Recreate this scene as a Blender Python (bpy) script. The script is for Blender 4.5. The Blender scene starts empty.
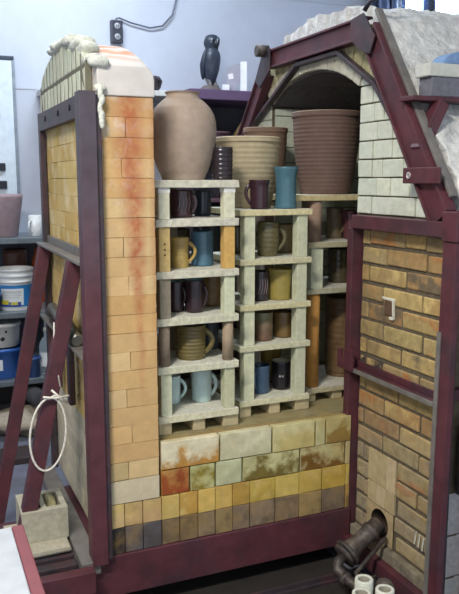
import bpy, math, random
from mathutils import Vector, noise as mnoise
random.seed(7)
sc = bpy.context.scene
COL = sc.collection

# ------------------------------------------------------------------ helpers
def s2l(c):
    c = c / 255.0
    return c / 12.92 if c <= 0.04045 else ((c + 0.055) / 1.055) ** 2.4
def rgb(r, g, b): return (s2l(r), s2l(g), s2l(b), 1.0)
def vary(c, a=0.1):
    k = 1 + random.uniform(-a, a)
    return (c[0]*k*(1+random.uniform(-a, a)*.3), c[1]*k, c[2]*k*(1+random.uniform(-a, a)*.3), 1)
def mixc(a, b, t): return tuple(a[i]*(1-t)+b[i]*t for i in range(4))

class MB:
    """collects polygons with a colour per corner, links them as one mesh object"""
    def __init__(self): self.v = []; self.f = []; self.c = []; self.smooth = []; self.st = {}
    def face(self, idx, cols, sm=False):
        self.f.append(idx)
        self.c.append([cols]*len(idx) if isinstance(cols, tuple) else cols)
        self.smooth.append(sm)
    def hexa(self, p, col):
        n = len(self.v); self.v += [tuple(q) for q in p]
        for q in ((0,3,2,1),(4,5,6,7),(0,1,5,4),(1,2,6,5),(2,3,7,6),(3,0,4,7)):
            self.face([n+i for i in q], col)
        return self
    def box(self, x0, x1, y0, y1, z0, z1, col=(1,1,1,1), jit=0):
        p = [(x0,y0,z0),(x1,y0,z0),(x1,y1,z0),(x0,y1,z0),(x0,y0,z1),(x1,y0,z1),(x1,y1,z1),(x0,y1,z1)]
        if jit: p = [tuple(c+random.uniform(-jit, jit) for c in q) for q in p]
        return self.hexa(p, col)
    def bar(self, a, b, w, h, up=(0,0,1), col=(1,1,1,1), off=(0,0)):
        """box from a to b, w across, h along up"""
        a = Vector(a); b = Vector(b); d = (b-a).normalized(); u = Vector(up)
        s = d.cross(u).normalized(); u = s.cross(d).normalized()
        p = []
        for q in (a, b):
            for (i, j) in ((-1,-1),(1,-1),(1,1),(-1,1)):
                p.append(q + s*(i*w/2+off[0]) + u*(j*h/2+off[1]))
        n = len(self.v); self.v += [tuple(q) for q in p]
        for q in ((3,2,1,0),(4,5,6,7),(0,1,5,4),(1,2,6,5),(2,3,7,6),(3,0,4,7)):
            self.face([n+i for i in q], col)
        return self
    def prism(self, poly, axis, a, b, col=(1,1,1,1)):
        """poly of 2D points in the two other axes, extruded a..b along axis"""
        def pt(u, v, w):
            return {0:(w,u,v),1:(u,w,v),2:(u,v,w)}[axis]
        n = len(self.v); m = len(poly)
        self.v += [pt(u, v, a) for u, v in poly] + [pt(u, v, b) for u, v in poly]
        self.face([n+i for i in range(m)][::-1], col); self.face([n+m+i for i in range(m)], col)
        for i in range(m):
            j = (i+1) % m
            self.face([n+i, n+j, n+m+j, n+m+i], col)
        return self
    def lathe(self, prof, c, cols=(1,1,1,1), seg=32, axis=None):
        """prof: list of (r, h); axis: unit Vector (default up)"""
        ax = Vector(axis).normalized() if axis else Vector((0,0,1))
        t = Vector((1,0,0)) if abs(ax.x) < .9 else Vector((0,1,0))
        s = ax.cross(t).normalized(); u = ax.cross(s).normalized()
        c = Vector(c); n = len(self.v); m = len(prof)
        for r, h in prof:
            for k in range(seg):
                a = 2*math.pi*k/seg
                self.v.append(tuple(c + ax*h + s*(r*math.cos(a)) + u*(r*math.sin(a))))
        cf = cols if isinstance(cols, list) else [cols]*m
        for i in range(m-1):
            for k in range(seg):
                k2 = (k+1) % seg
                self.face([n+i*seg+k, n+i*seg+k2, n+(i+1)*seg+k2, n+(i+1)*seg+k],
                          [cf[i], cf[i], cf[i+1], cf[i+1]], True)
        self.face([n+k for k in range(seg)][::-1], cf[0]); self.face([n+(m-1)*seg+k for k in range(seg)], cf[-1])
        return self
    def tube(self, pts, r, col=(1,1,1,1), seg=10, flat=1.0, closed=False):
        pts = [Vector(p) for p in pts]; n = len(self.v); m = len(pts); prev = None
        for i, p in enumerate(pts):
            if closed: d = (pts[(i+1) % m]-pts[i-1]).normalized()
            else: d = (pts[min(i+1, m-1)]-pts[max(i-1, 0)]).normalized()
            if prev is None:
                t = Vector((0,0,1)) if abs(d.z) < .9 else Vector((1,0,0))
                s = d.cross(t).normalized()
            else: s = (prev - d*prev.dot(d)).normalized()
            prev = s; u = d.cross(s)
            rr = r[i] if isinstance(r, list) else r
            for k in range(seg):
                a = 2*math.pi*k/seg
                self.v.append(tuple(p + s*(rr*math.cos(a)) + u*(rr*flat*math.sin(a))))
        for i in range(m if closed else m-1):
            i2 = (i+1) % m
            for k in range(seg):
                k2 = (k+1) % seg
                self.face([n+i*seg+k, n+i*seg+k2, n+i2*seg+k2, n+i2*seg+k], col, True)
        if not closed:
            self.face([n+k for k in range(seg)][::-1], col); self.face([n+(m-1)*seg+k for k in range(seg)], col)
        return self
    def ell(self, c, r, col=(1,1,1,1), seg=16, rings=10, rot=None):
        n = len(self.v); c = Vector(c)
        for i in range(rings+1):
            th = math.pi*i/rings
            for k in range(seg):
                a = 2*math.pi*k/seg
                p = Vector((r[0]*math.sin(th)*math.cos(a), r[1]*math.sin(th)*math.sin(a), r[2]*math.cos(th)))
                if rot: p = rot @ p
                self.v.append(tuple(c+p))
        for i in range(rings):
            for k in range(seg):
                k2 = (k+1) % seg
                self.face([n+i*seg+k, n+(i+1)*seg+k, n+(i+1)*seg+k2, n+i*seg+k2], col, True)
        return self
    def brick(self, P, a0, a1, z0, z1, d0, d1, col, inner=None, inset=.02, jit=.0012):
        """brick in a wall: P(a, z, d) maps along / up / depth to the world; optional stained middle of its face"""
        j = lambda: random.uniform(-jit, jit)
        fr = [(a0+j(), z0+j(), d0+j()), (a1+j(), z0+j(), d0+j()), (a1+j(), z1+j(), d0+j()), (a0+j(), z1+j(), d0+j())]
        bk = [(a0, z0, d1), (a1, z0, d1), (a1, z1, d1), (a0, z1, d1)]
        n = len(self.v); self.v += [P(*q) for q in fr+bk]
        for q in ((0,1,5,4),(1,2,6,5),(2,3,7,6),(3,0,4,7)):
            self.face([n+i for i in q], col)
        self.face([n, n+3, n+2, n+1], col)
        if inner is not None:
            lo, hi = inset if isinstance(inset, tuple) else (.5, .5)
            q = lambda w: (inner[0], inner[1], inner[2], w)
            self.st[len(self.f)-1] = [q(lo), q(hi), q(hi), q(lo)]
        return self
    def build(self, name, mat, parent=None, bevel=0, seg=2, loc=None, smooth=None, fix=True):
        me = bpy.data.meshes.new(name)
        if loc is None:
            if parent is not None: o0 = WORLD[parent.name]
            else:
                xs = [p[0] for p in self.v]; ys = [p[1] for p in self.v]; zs = [p[2] for p in self.v]
                o0 = ((min(xs)+max(xs))/2, (min(ys)+max(ys))/2, min(zs))
        else: o0 = loc
        me.from_pydata([(p[0]-o0[0], p[1]-o0[1], p[2]-o0[2]) for p in self.v], [], self.f)
        ca = me.color_attributes.new('Col', 'FLOAT_COLOR', 'CORNER'); i = 0
        for cs in self.c:
            for q in cs:
                ca.data[i].color = (q[0], q[1], q[2], 1); i += 1
        if self.st or mat.name in ('glazed_base_brick', 'old_firebrick'):
            sa = me.color_attributes.new('Stain', 'FLOAT_COLOR', 'CORNER'); i = 0
            for k, cs in enumerate(self.c):
                for j, q in enumerate(cs):
                    sa.data[i].color = self.st[k][j] if k in self.st else (q[0], q[1], q[2], 0); i += 1
        for p, s in zip(me.polygons, self.smooth): p.use_smooth = s if smooth is None else smooth
        if fix and not self.st:
            import bmesh
            bm = bmesh.new(); bm.from_mesh(me); bmesh.ops.recalc_face_normals(bm, faces=bm.faces); bm.to_mesh(me); bm.free()
        me.materials.append(mat)
        ob = bpy.data.objects.new(name, me); COL.objects.link(ob)
        if parent is not None: ob.parent = parent
        else: ob.location = o0
        WORLD[ob.name] = o0
        if bevel:
            b = ob.modifiers.new('bevel', 'BEVEL'); b.width = bevel; b.segments = seg; b.limit_method = 'ANGLE'; b.angle_limit = math.radians(40)
        return ob
WORLD = {}
def tag(o, label, cat, group=None):
    o['label'] = label; o['category'] = cat
    if group: o['group'] = group
    return o
def thing(name, loc, label, cat, group=None):
    o = bpy.data.objects.new(name, None); COL.objects.link(o); o.location = loc; o.empty_display_size = .05
    WORLD[o.name] = tuple(loc)
    return tag(o, label, cat, group)
def struct(o): o['kind'] = 'structure'; return o
def lab(o, label): o['label'] = label; return o

# ------------------------------------------------------------------ materials
def mat(name, col=None, rough=.7, metal=0, nscale=20, namt=.25, bump=.2, bscale=None, tint=None, tscale=5, tamt=.5, tlo=.45, thi=.65, coat=0, spec=.5, hook=None, bdist=.004):
    m = bpy.data.materials.new(name); m.use_nodes = True; nt = m.node_tree; N = nt.nodes; L = nt.links
    b = N['Principled BSDF']; b.inputs['Roughness'].default_value = rough; b.inputs['Metallic'].default_value = metal
    b.inputs['Specular IOR Level'].default_value = spec
    if coat: b.inputs['Coat Weight'].default_value = coat; b.inputs['Coat Roughness'].default_value = .15
    if col is None:
        a = N.new('ShaderNodeAttribute'); a.attribute_name = 'Col'; src = a.outputs['Color']
    else:
        a = N.new('ShaderNodeRGB'); a.outputs[0].default_value = col; src = a.outputs[0]
    geo = N.new('ShaderNodeNewGeometry')
    def nz(scale, detail=6):
        n = N.new('ShaderNodeTexNoise'); n.inputs['Scale'].default_value = scale; n.inputs['Detail'].default_value = detail
        n.inputs['Roughness'].default_value = .6
        L.new(geo.outputs['Position'], n.inputs['Vector']); return n.outputs['Fac']
    def mix(mode, fac, A, B):
        x = N.new('ShaderNodeMix'); x.data_type = 'RGBA'; x.blend_type = mode
        for s, v in ((x.inputs[0], fac), (x.inputs[6], A), (x.inputs[7], B)):
            if hasattr(v, 'links'): L.new(v, s)
            else: s.default_value = v
        return x.outputs[2]
    def ramp(v, lo, hi, a=0., b_=1.):
        r = N.new('ShaderNodeMapRange'); L.new(v, r.inputs[0]); r.inputs[1].default_value = lo; r.inputs[2].default_value = hi
        r.inputs[3].default_value = a; r.inputs[4].default_value = b_; return r.outputs[0]
    if tint is not None:
        src = mix('MIX', ramp(nz(tscale), tlo, thi, 0, tamt), src, tint)
    if hook: src = hook(N, L, geo, src, mix, nz, ramp)
    if namt:
        g = ramp(nz(nscale), .3, .7, 1-namt, 1+namt*.6)
        c = N.new('ShaderNodeCombineColor'); [L.new(g, c.inputs[i]) for i in range(3)]
        src = mix('MULTIPLY', 1.0, src, c.outputs[0])
    L.new(src, b.inputs['Base Color'])
    if bump:
        bn = N.new('ShaderNodeBump'); bn.inputs['Strength'].default_value = bump; bn.inputs['Distance'].default_value = bdist
        L.new(nz(bscale or nscale*3), bn.inputs['Height']); L.new(bn.outputs[0], b.inputs['Normal'])
    return m

W1 = (1,1,1,1)
def streak(N, L, geo, src, mix, nz, ramp):
    """the flame-flashed red streak down the end of the brick door"""
    sep = N.new('ShaderNodeSeparateXYZ'); L.new(geo.outputs['Position'], sep.inputs[0])
    def M(op, a, b=None):
        n = N.new('ShaderNodeMath'); n.operation = op
        for i, v in enumerate((a, b)):
            if v is None: continue
            if hasattr(v, 'links'): L.new(v, n.inputs[i])
            else: n.inputs[i].default_value = v
        return n.outputs[0]
    xc = M('ADD', M('MULTIPLY', M('SUBTRACT', 1.9, sep.outputs[2]), .035), .688)
    dx = M('ABSOLUTE', M('SUBTRACT', M('ADD', sep.outputs[0], M('MULTIPLY', M('SUBTRACT', nz(7, 3), .5), .03)), xc))
    wid = ramp(sep.outputs[2], 1.1, 1.86, .015, .062)
    core = ramp(M('DIVIDE', dx, wid), .25, 1.35, 1, 0)
    up = ramp(sep.outputs[2], .75, 1.35, 0, .92)
    k = M('MULTIPLY', core, up)
    k = M('MULTIPLY', k, ramp(nz(30, 8), .3, .62, .35, 1))
    src = mix('MIX', k, src, rgb(172, 92, 58))
    edge = ramp(M('ADD', sep.outputs[0], M('MULTIPLY', M('SUBTRACT', nz(14), .5), .03)), .755, .79, 0, .75)
    src = mix('MIX', M('MULTIPLY', edge, ramp(sep.outputs[2], .9, 1.3, 0, 1)), src, rgb(160, 88, 46))
    wh = M('MULTIPLY', ramp(nz(15, 10), .50, .62, 0, 1), ramp(sep.outputs[2], 1.35, 1.75, 0, .7))
    wh = M('MULTIPLY', wh, ramp(sep.outputs[0], .74, .62, .25, 1))
    return mix('MIX', wh, src, rgb(222, 208, 192))
def stainhook(N, L, geo, src, mix, nz, ramp):
    a = N.new('ShaderNodeAttribute'); a.attribute_name = 'Stain'
    n1 = N.new('ShaderNodeMath'); n1.operation = 'MULTIPLY_ADD'; L.new(nz(13, 4), n1.inputs[0]); n1.inputs[1].default_value = 2.6; n1.inputs[2].default_value = -1.3
    n2 = N.new('ShaderNodeMath'); n2.operation = 'ADD'; L.new(n1.outputs[0], n2.inputs[0]); L.new(a.outputs['Alpha'], n2.inputs[1])
    n3 = N.new('ShaderNodeMath'); n3.operation = 'MULTIPLY'; L.new(ramp(n2.outputs[0], .38, .78, 0, 1), n3.inputs[0]); L.new(ramp(a.outputs['Alpha'], 0, .05, 0, 1), n3.inputs[1])
    return mix('MIX', n3.outputs[0], src, a.outputs['Color'])
def dusty(N, L, geo, src, mix, nz, ramp):
    """stains, then the pale dusty bloom on the lower bricks"""
    src = stainhook(N, L, geo, src, mix, nz, ramp)
    sep = N.new('ShaderNodeSeparateXYZ'); L.new(geo.outputs['Position'], sep.inputs[0])
    m = N.new('ShaderNodeMath'); m.operation = 'MULTIPLY'
    L.new(ramp(sep.outputs[2], .80, .45, 0, .75), m.inputs[0]); L.new(ramp(nz(7), .32, .56, 0, 1), m.inputs[1])
    return mix('MIX', m.outputs[0], src, rgb(150,140,118))
def heated(N, L, geo, src, mix, nz, ramp):
    """paint of the upper door post burnt to a blue grey"""
    sep = N.new('ShaderNodeSeparateXYZ'); L.new(geo.outputs['Position'], sep.inputs[0])
    m = N.new('ShaderNodeMath'); m.operation = 'MULTIPLY_ADD'; L.new(nz(6), m.inputs[0]); m.inputs[1].default_value = .5; L.new(sep.outputs[2], m.inputs[2])
    return mix('MIX', ramp(m.outputs[0], 1.4, 1.95, 0, .85), src, rgb(78, 74, 84))
def topfade(N, L, geo, src, mix, nz, ramp):
    """burnt orange edge lines on the castable door cap"""
    w = N.new('ShaderNodeTexWave'); w.bands_direction = 'Z'; w.inputs['Scale'].default_value = 9; w.inputs['Distortion'].default_value = 6
    w.inputs['Detail'].default_value = 3
    L.new(geo.outputs['Position'], w.inputs['Vector'])
    sep = N.new('ShaderNodeSeparateXYZ'); L.new(geo.outputs['Position'], sep.inputs[0])
    n = N.new('ShaderNodeMath'); n.operation = 'MULTIPLY'
    L.new(ramp(sep.outputs[1], 2.48, 2.58, 0, .9), n.inputs[0]); L.new(w.outputs['Fac'], n.inputs[1])
    return mix('MIX', n.outputs[0], src, rgb(206, 140, 98))

M_brick = mat('firebrick', None, .9, 0, 30, .16, .4, 90)
M_door = mat('flashed_door_brick', None, .85, 0, 25, .10, .3, 80, hook=streak)
M_base = mat('glazed_base_brick', None, .6, 0, 22, .2, .4, 60, tint=rgb(176, 140, 60), tscale=9, tamt=.3, tlo=.5, thi=.66, hook=stainhook)
M_kface = mat('old_firebrick', None, .92, 0, 28, .25, .6, 80, tint=rgb(120, 108, 86), tscale=13, tamt=.6, tlo=.5, thi=.66, hook=dusty)
M_mortar = mat('dark_mortar', rgb(98, 88, 72), .95, 0, 40, .35, .6)
M_white = mat('white_insulating_brick', None, .9, 0, 35, .14, .35, 120)
M_cast = mat('white_castable', rgb(208, 203, 197), .9, 0, 14, .1, .3, 50, hook=topfade)
M_fibre = mat('ceramic_fibre', rgb(224, 226, 214), .95, 0, 40, .18, .8, 110, bdist=.01)
M_roof = mat('trowelled_castable', rgb(222, 222, 218), .9, 0, 18, .2, .9, 30, tint=rgb(170, 166, 170), tscale=16, tamt=.5, bdist=.02)
M_maroon = mat('maroon_steel', rgb(88, 47, 55), .5, 0, 14, .3, .12, 60, tint=rgb(66, 50, 58), tscale=6, tamt=.75, spec=.4)
M_post_steel = mat('heat_faded_steel', rgb(88, 47, 55), .5, 0, 14, .3, .12, 60, hook=heated)
M_dsteel = mat('weathered_steel', rgb(66, 58, 64), .5, .2, 18, .35, .2, 70, tint=rgb(96, 54, 58), tscale=8, tamt=.6)
M_gsteel = mat('grey_edge_steel', rgb(128, 124, 120), .5, .3, 18, .3, .2)
M_slab = mat('kiln_shelf', None, .85, 0, 60, .24, .5, 140)
M_post = mat('kiln_post', None, .85, 0, 45, .16, .3, 140)
M_panel = mat('pale_patched_brick', None, .9, 0, 18, .12, .3, 90, tint=rgb(226, 212, 176), tscale=8, tamt=.55, tlo=.5, thi=.62)
M_glaze = mat('glaze', None, .22, 0, 40, .13, .1, 40, spec=.5)
M_matte = mat('raw_clay', None, .75, 0, 30, .14, .18, 70)
M_sat = mat('satin_glaze', None, .42, 0, 35, .3, .1, 60)
M_paint = mat('plain_paint', None, .55, 0, 20, .1, .08)
M_plastic = mat('plastic', None, .35, 0, 14, .07, 0)
M_metal = mat('galvanised', None, .4, .6, 20, .2, .1)
M_iron = mat('rusty_iron', rgb(78, 72, 70), .55, .4, 30, .5, .5, 90, tint=rgb(128, 116, 108), tscale=22, tamt=.6)
M_wall = mat('painted_wall', rgb(184, 189, 202), .8, 0, 6, .05, .06, 60)
M_floor = mat('concrete_floor', rgb(104, 108, 122), .6, 0, 7, .22, .15, 40, tint=rgb(70, 68, 70), tscale=3, tamt=.6)
M_plate = mat('shade_darkened_plate', rgb(44, 41, 39), .75, .1, 9, .3, .2, 50)  # dark steel with the floor shadow by the car mixed into its colour
M_ceil = mat('ceiling_paint', rgb(225, 226, 226), .9, 0, 6, .04, 0)
M_conc = mat('concrete_block', None, .95, 0, 50, .22, .6, 160)
M_fabric = mat('cloth', None, .95, 0, 60, .2, .5, 120)
M_dark = mat('soot', rgb(22, 20, 20), .95, 0, 20, .3, .2)
M_glass = bpy.data.materials.new('clear_glass'); M_glass.use_nodes = True
_b = M_glass.node_tree.nodes['Principled BSDF']; _b.inputs['Roughness'].default_value = .08; _b.inputs['Transmission Weight'].default_value = .92
_b.inputs['Base Color'].default_value = (.82, .92, .93, 1); _b.inputs['IOR'].default_value = 1.1
M_sky = bpy.data.materials.new('window_glass'); M_sky.use_nodes = True
_b = M_sky.node_tree.nodes['Principled BSDF']; _b.inputs['Roughness'].default_value = 0; _b.inputs['Transmission Weight'].default_value = 1; _b.inputs['IOR'].default_value = 1.0
_b.inputs['Base Color'].default_value = (.95, .98, 1, 1)

# ------------------------------------------------------------------ room
XL, XR, YB, ZC = -2.6, 6.6, 5.1, 3.7
struct(MB().box(XL, XR, -3.2, YB, -.1, 0).build('floor', M_floor))
struct(MB().box(XL-.1, XL, -3.2, YB, 0, ZC).build('wall_left', M_wall))
struct(MB().box(XR, XR+.1, -3.2, YB, 0, ZC).build('wall_right', M_wall))
struct(MB().box(XL-.1, XR+.1, -3.2, YB+.1, ZC, ZC+.1).build('ceiling', M_ceil))
WX0, WX1, WZ0, WZ1 = 3.70, 6.3, 2.55, 3.45
wb = MB()
wb.box(XL-.1, WX0, YB, YB+.1, 0, ZC).box(WX1, XR+.1, YB, YB+.1, 0, ZC)
wb.box(WX0, WX1, YB, YB+.1, 0, WZ0).box(WX0, WX1, YB, YB+.1, WZ1, ZC)
struct(wb.build('wall_back', M_wall))
wroot = thing('window_1', (5, YB, WZ0), 'bright high window with blue steel bars behind the kiln', 'window'); struct(wroot)
wf = MB(); blue = rgb(70, 92, 140)
wf.box(WX0, WX1, YB+.02, YB+.08, WZ0, WZ0+.05, blue).box(WX0, WX1, YB+.02, YB+.08, WZ1-.05, WZ1, blue)
for x in (WX0, 3.93, 4.85, 5.6, WX1-.05): wf.box(x, x+(.12 if x == 3.93 else .05), YB+.02, YB+.08, WZ0+.05, WZ1-.05, blue)
wf.build('window_frame', M_paint, wroot)
wg = MB().box(WX0+.01, WX1-.01, YB+.045, YB+.05, WZ0+.01, WZ1-.01, W1).build('pane', M_sky, wroot)
# thin grey lines along the back wall
for i, z in enumerate((2.19, 2.93)):
    struct(MB().box(XL, WX0-.1, YB-.003, YB, z, z+.006, rgb(168, 172, 178)).build('wall_line_%d' % (i+1), M_paint))

# ------------------------------------------------------------------ kiln car with its brick door
Y0 = 2.464
car = thing('kiln_car', (1.0, 2.9, 0), 'kiln car of maroon steel and ochre brick with a tall brick door at its left', 'kiln car')
MB().box(.505, 1.615, Y0-.004, Y0+.06, .075, .236).box(.505, 2.3, Y0+.07, 3.20, .1, .22).build('frame_beam', M_maroon, car, .004)
# wheels (under the frame)
for wx in (.85, 1.5):
    for wy in (2.62, 3.1):
        MB().lathe([(.06,-.02),(.075,-.018),(.075,-.008),(.062,-.006),(.062,.02)], (wx, wy, .075), rgb(60,58,58), 24, (0,1,0)).build('wheel', M_metal, car)
core = MB().box(.79, 1.58, 3.2002, 3.42, .22, .64, rgb(150, 140, 104)).box(.79, 1.60, Y0+.03, 2.53, .22, .635, rgb(160,138,92)).box(.79, 2.25, 2.53, 3.20, .22, .64, rgb(150, 140, 104))
core.build('deck', M_base, car)
Pf = lambda a, z, d: (a, Y0+d, z)
bb = MB()
ye = [rgb(206,172,92), rgb(198,160,80), rgb(212,182,108), rgb(190,150,72), rgb(204,168,96)]
dk = [rgb(140,118,88), rgb(150,126,84), rgb(122,104,84), rgb(172,138,80), rgb(134,114,92)]
x = .575
while x < 1.60:
    w = random.uniform(.068, .075) if x < 1.08 else random.uniform(.10, .125); x2 = min(x+w, 1.612)
    c1 = mixc(random.choice(ye), rgb(186,168,70), .0 if x < 1.1 else .45); c0 = random.choice(dk)
    if x < .78: c1 = random.choice([rgb(198,168,118), rgb(190,160,112)]); c0 = rgb(88,82,84) if x > .6 else rgb(40,38,42)
    elif x < .9: c0 = random.choice([rgb(170,120,60), rgb(128,106,74)])
    bb.brick(Pf, x, x2-.003, .238, .337, random.uniform(0,.004), .03, vary(c0,.12), mixc(c0, rgb(60,52,50), .5), (.55,.3))
    bb.brick(Pf, x, x2-.003, .339, .430, random.uniform(0,.004), .03, vary(c1,.1), rgb(206,178,110), (.2,.45))
    x = x2
pale = rgb(208,200,160)
for a, b, c, i in ((.788,.900,rgb(180,130,70),rgb(150,72,28)), (.903,1.005,rgb(196,194,140),rgb(140,122,40)), (1.008,1.118,rgb(196,198,160),rgb(190,190,150)),
                   (1.121,1.372,rgb(196,190,140),rgb(118,102,42)), (1.375,1.585,rgb(190,180,130),rgb(122,86,30)), (1.588,1.612,rgb(196,184,140),None)):
    bb.brick(Pf, a, b-.004, .433, .530, .002, .03, c, i, (.85, .35))
for a, b, c, i in ((.788,1.022,rgb(222,212,180),rgb(186,136,62)), (1.026,1.245,rgb(212,208,176),rgb(198,192,156)), (1.249,1.44,rgb(208,200,150),rgb(198,182,118)),
                   (1.444,1.49,rgb(196,190,140),None), (1.493,1.612,rgb(190,176,120),rgb(146,118,60))):
    bb.brick(Pf, a, b-.004, .534, .640, 0, .03, c, i, (.95, .1))
bb.build('base_brickwork', M_base, car, .002)
# door: core, long side bricks (end of wall facing camera), outer face bricks
DX0, DX1 = .578, .777
DY0, DY1 = Y0, 3.46
MB().box(DX0+.012, DX1-.01, DY0+.006, DY1-.005, .44, 1.875, rgb(176,138,92)).box(DX0+.012, DX1-.01, 2.535, DY1-.005, .237, .44, rgb(160,125,80)).build('door_core', M_brick, car)
db = MB()
oc = [rgb(208,174,124), rgb(202,166,114), rgb(210,180,132), rgb(200,162,108), rgb(206,170,118)]
Pd = lambda a, z, d: (a, DY0+d, z)
nrow = 20; z0 = .522; dz = (1.878-z0)/nrow
zs = [(.433, .52)] + [(z0+i*dz, z0+(i+1)*dz) for i in range(nrow)]
for i, (za, zb) in enumerate(zs):
    if i == 0:
        db.brick(Pd, DX0, DX1, za, zb-.002, 0, .03, rgb(204,190,160)); continue
    c = vary(random.choice(oc), .06)
    if i == 1: c = rgb(190,166,120)
    if i % 2 and i not in (9, 15):
        m = DX0+(DX1-DX0)*(.42 if i % 4 == 1 else .5)
        db.brick(Pd, DX0, m-.001, za, zb-.0012, 0, .03, c); db.brick(Pd, m+.001, DX1, za, zb-.0012, 0, .03, vary(random.choice(oc), .05))
    else: db.brick(Pd, DX0, DX1, za, zb-.0012, 0, .03, c)
# inner (kiln-side) face course bricks
Pi = lambda a, z, d: (DX1-d, a, z)
for i, (za, zb) in enumerate(zs):
    if zb < .66: continue
    y = DY0+.032+(.1 if i % 2 else 0)
    yy = [DY0+.032] + [y+.22*k for k in range(1 if i % 2 == 0 else 0, 6) if DY0+.04 < y+.22*k < DY1-.02] + [DY1]
    for a, b in zip(yy, yy[1:]): db.brick(Pi, a, b-.002, za, zb-.002, 0, .011, vary(random.choice(oc), .08))
db.build('door_brickwork', M_door, car, .0008)
dp = MB()
Po = lambda a, z, d: (DX0+d-.003, a, z)
for i, (za, zb) in enumerate([(.237, .335), (.335, .433)]+zs):
    if i < 5: pal = [rgb(186,178,156), rgb(194,186,164), rgb(180,172,150)]
    else: pal = [rgb(206,178,112), rgb(198,168,98), rgb(210,184,120), rgb(202,170,104)]
    y = DY0+.032 if i > 1 else 2.535
    k = 0
    while y < DY1-.01:
        w = .23 if (i % 2 or k) else .115
        y2 = min(y+w, DY1)
        dp.brick(Po, y, y2-.0012, za, zb-.0012, 0, .02, vary(random.choice(pal), .05)); y = y2; k += 1
dp.build('door_panel', M_panel, car, .001)
# arched cap of the door
def cap_z(y):
    t = (y-2.95)/.53
    if t > 0: return 1.99+.12*max(0, 1-min(1, t)**3.2)
    return 1.955+.155*(1-min(1, abs(t))**2)
cp = MB(); ny = 30
ys = [DY0-.006+(DY1+.012-DY0+.006)*i/ny for i in range(ny+1)]
sec = []
for y in ys:
    zt = cap_z(y); pr = [(DX0+.005, 1.878), (DX0+.005, zt-.01), (DX0+.02, zt)]
    R = .045
    for k in range(6):
        a = math.pi/2*k/5
        pr.append((DX1+.004-R+R*math.sin(a), zt-R+R*math.cos(a)))
    pr.append((DX1+.004, 1.878)); sec.append([(px, y, pz) for px, pz in pr])
m = len(sec[0]); n0 = len(cp.v)
for s in sec: cp.v += s
for i in range(ny):
    for k in range(m):
        k2 = (k+1) % m
        cp.face([n0+i*m+k, n0+i*m+k2, n0+(i+1)*m+k2, n0+(i+1)*m+k], W1, True if 1 < k < 9 else False)
cp.face([n0+k for k in range(m)], W1); cp.face([n0+ny*m+k for k in range(m)][::-1], W1)
cp.build('door_cap', M_cast, car, .004)
# soldier bricks on the outer face of the cap
sb = MB(); y = DY0+.06
Ps = lambda a, z, d: (DX0-.022+d, a, z)
while y < DY1-.02:
    y2 = min(y+.075, DY1)
    zt = min(cap_z(y), cap_z(y2))-.008
    g = lambda: vary(rgb(208,212,190), .08)
    if zt > 2.0: sb.prism([(y,1.987),(y2-.017,1.987),(y2-.017,cap_z(y2)-.006),(y,cap_z(y)-.006)], 0, DX0-.022+random.uniform(0,.002), DX0+.005, g())
    sb.brick(Ps, y, y2-.017, 1.885, min(1.975, zt), random.uniform(0,.002), .027, g()); y = y2
sb.prism([(DY0+.055, 1.884)]+[(DY0+.055+(DY1-.07-DY0)*i/20, cap_z(DY0+.055+(DY1-.07-DY0)*i/20)-.012) for i in range(21)]+[(DY1-.015, 1.884)], 0, DX0-.0195, DX0+.004, rgb(112,110,94))
sb.build('cap_end_bricks', M_white, car, .004)
fb = MB()
def blob(mb, c, r, s=3.0):
    n = len(mb.v); mb.ell(c, r, W1, 14, 9)
    for i in range(n, len(mb.v)):
        p = Vector(mb.v[i]); d = (p-Vector(c)); k = 1+.55*mnoise.noise(p*28*s/3)
        mb.v[i] = tuple(Vector(c)+d*k)
for yy, dx, r in ((3.10,.0,.022),(3.02,.0,.028),(2.93,.0,.030),(2.84,.004,.032),(2.75,.008,.034),(2.67,.012,.036),(2.60,.014,.036),(2.53,.016,.03)):
    blob(fb, (DX0-.004+dx, yy, cap_z(yy)+.004-(.018 if yy < 2.6 else 0)), (.04, .062, r*.75))
blob(fb, (DX0+.012, 2.458, 1.985), (.03, .02, .02)); blob(fb, (DX0+.006, 2.448, 1.90), (.022, .012, .016))
for z in (1.885, 1.86, 1.835, 1.81, 1.79): blob(fb, (DX0+.012+random.uniform(-.004,.004), 2.438, z), (.009, .007, .02))
fb.build('fibre_lumps', M_fibre, car)
# steel frame of the door
MB().box(.515, .571, 2.43, 2.450, .225, 1.888).box(.515, .527, 2.4502, 2.50, .225, 1.888).build('door_post', M_post_steel, car, .002)
lab(MB().box(.5715, .590, 2.440, 2.4625, .238, 1.878).build('corner_angle', M_dsteel, car, .002), 'steel corner angle coloured dark as the shadow side')  # dark colour stands for the shadow side of the door corner
MB().box(.545, .57, 3.42, 3.47, .225, 1.895).build('door_post', M_dsteel, car, .002)
dtb = MB().box(.542, .57, 2.502, 3.418, 1.815, 1.892)
lab(dtb.build('door_top_beam', M_dsteel, car, .002), 'rusty steel top beam with three holes')
for yy in (2.72, 2.95, 3.25): MB().lathe([(.011,0),(.011,.004),(.006,.004)], (.542, yy, 1.858), rgb(22,18,20), 12, (-1,0,0)).build('bolt_hole', M_paint, car)
for z in (1.305, .965):
    MB().box(.515, .571, 2.52, 3.46, z, z+.012, W1).box(.559, .571, 2.52, 3.46, z+.012, z+.045, W1).build('door_ledge', M_gsteel if z > 1 else M_gsteel, car, .002)
for (a, b) in (((.538, 2.705, 1.302), (.300, 2.69, .22)), ((.542, 3.39, 1.302), (.255, 3.31, .0))):
    MB().bar(a, b, .052, .055, (1,0,0)).build('brace', M_maroon, car, .003)
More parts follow.
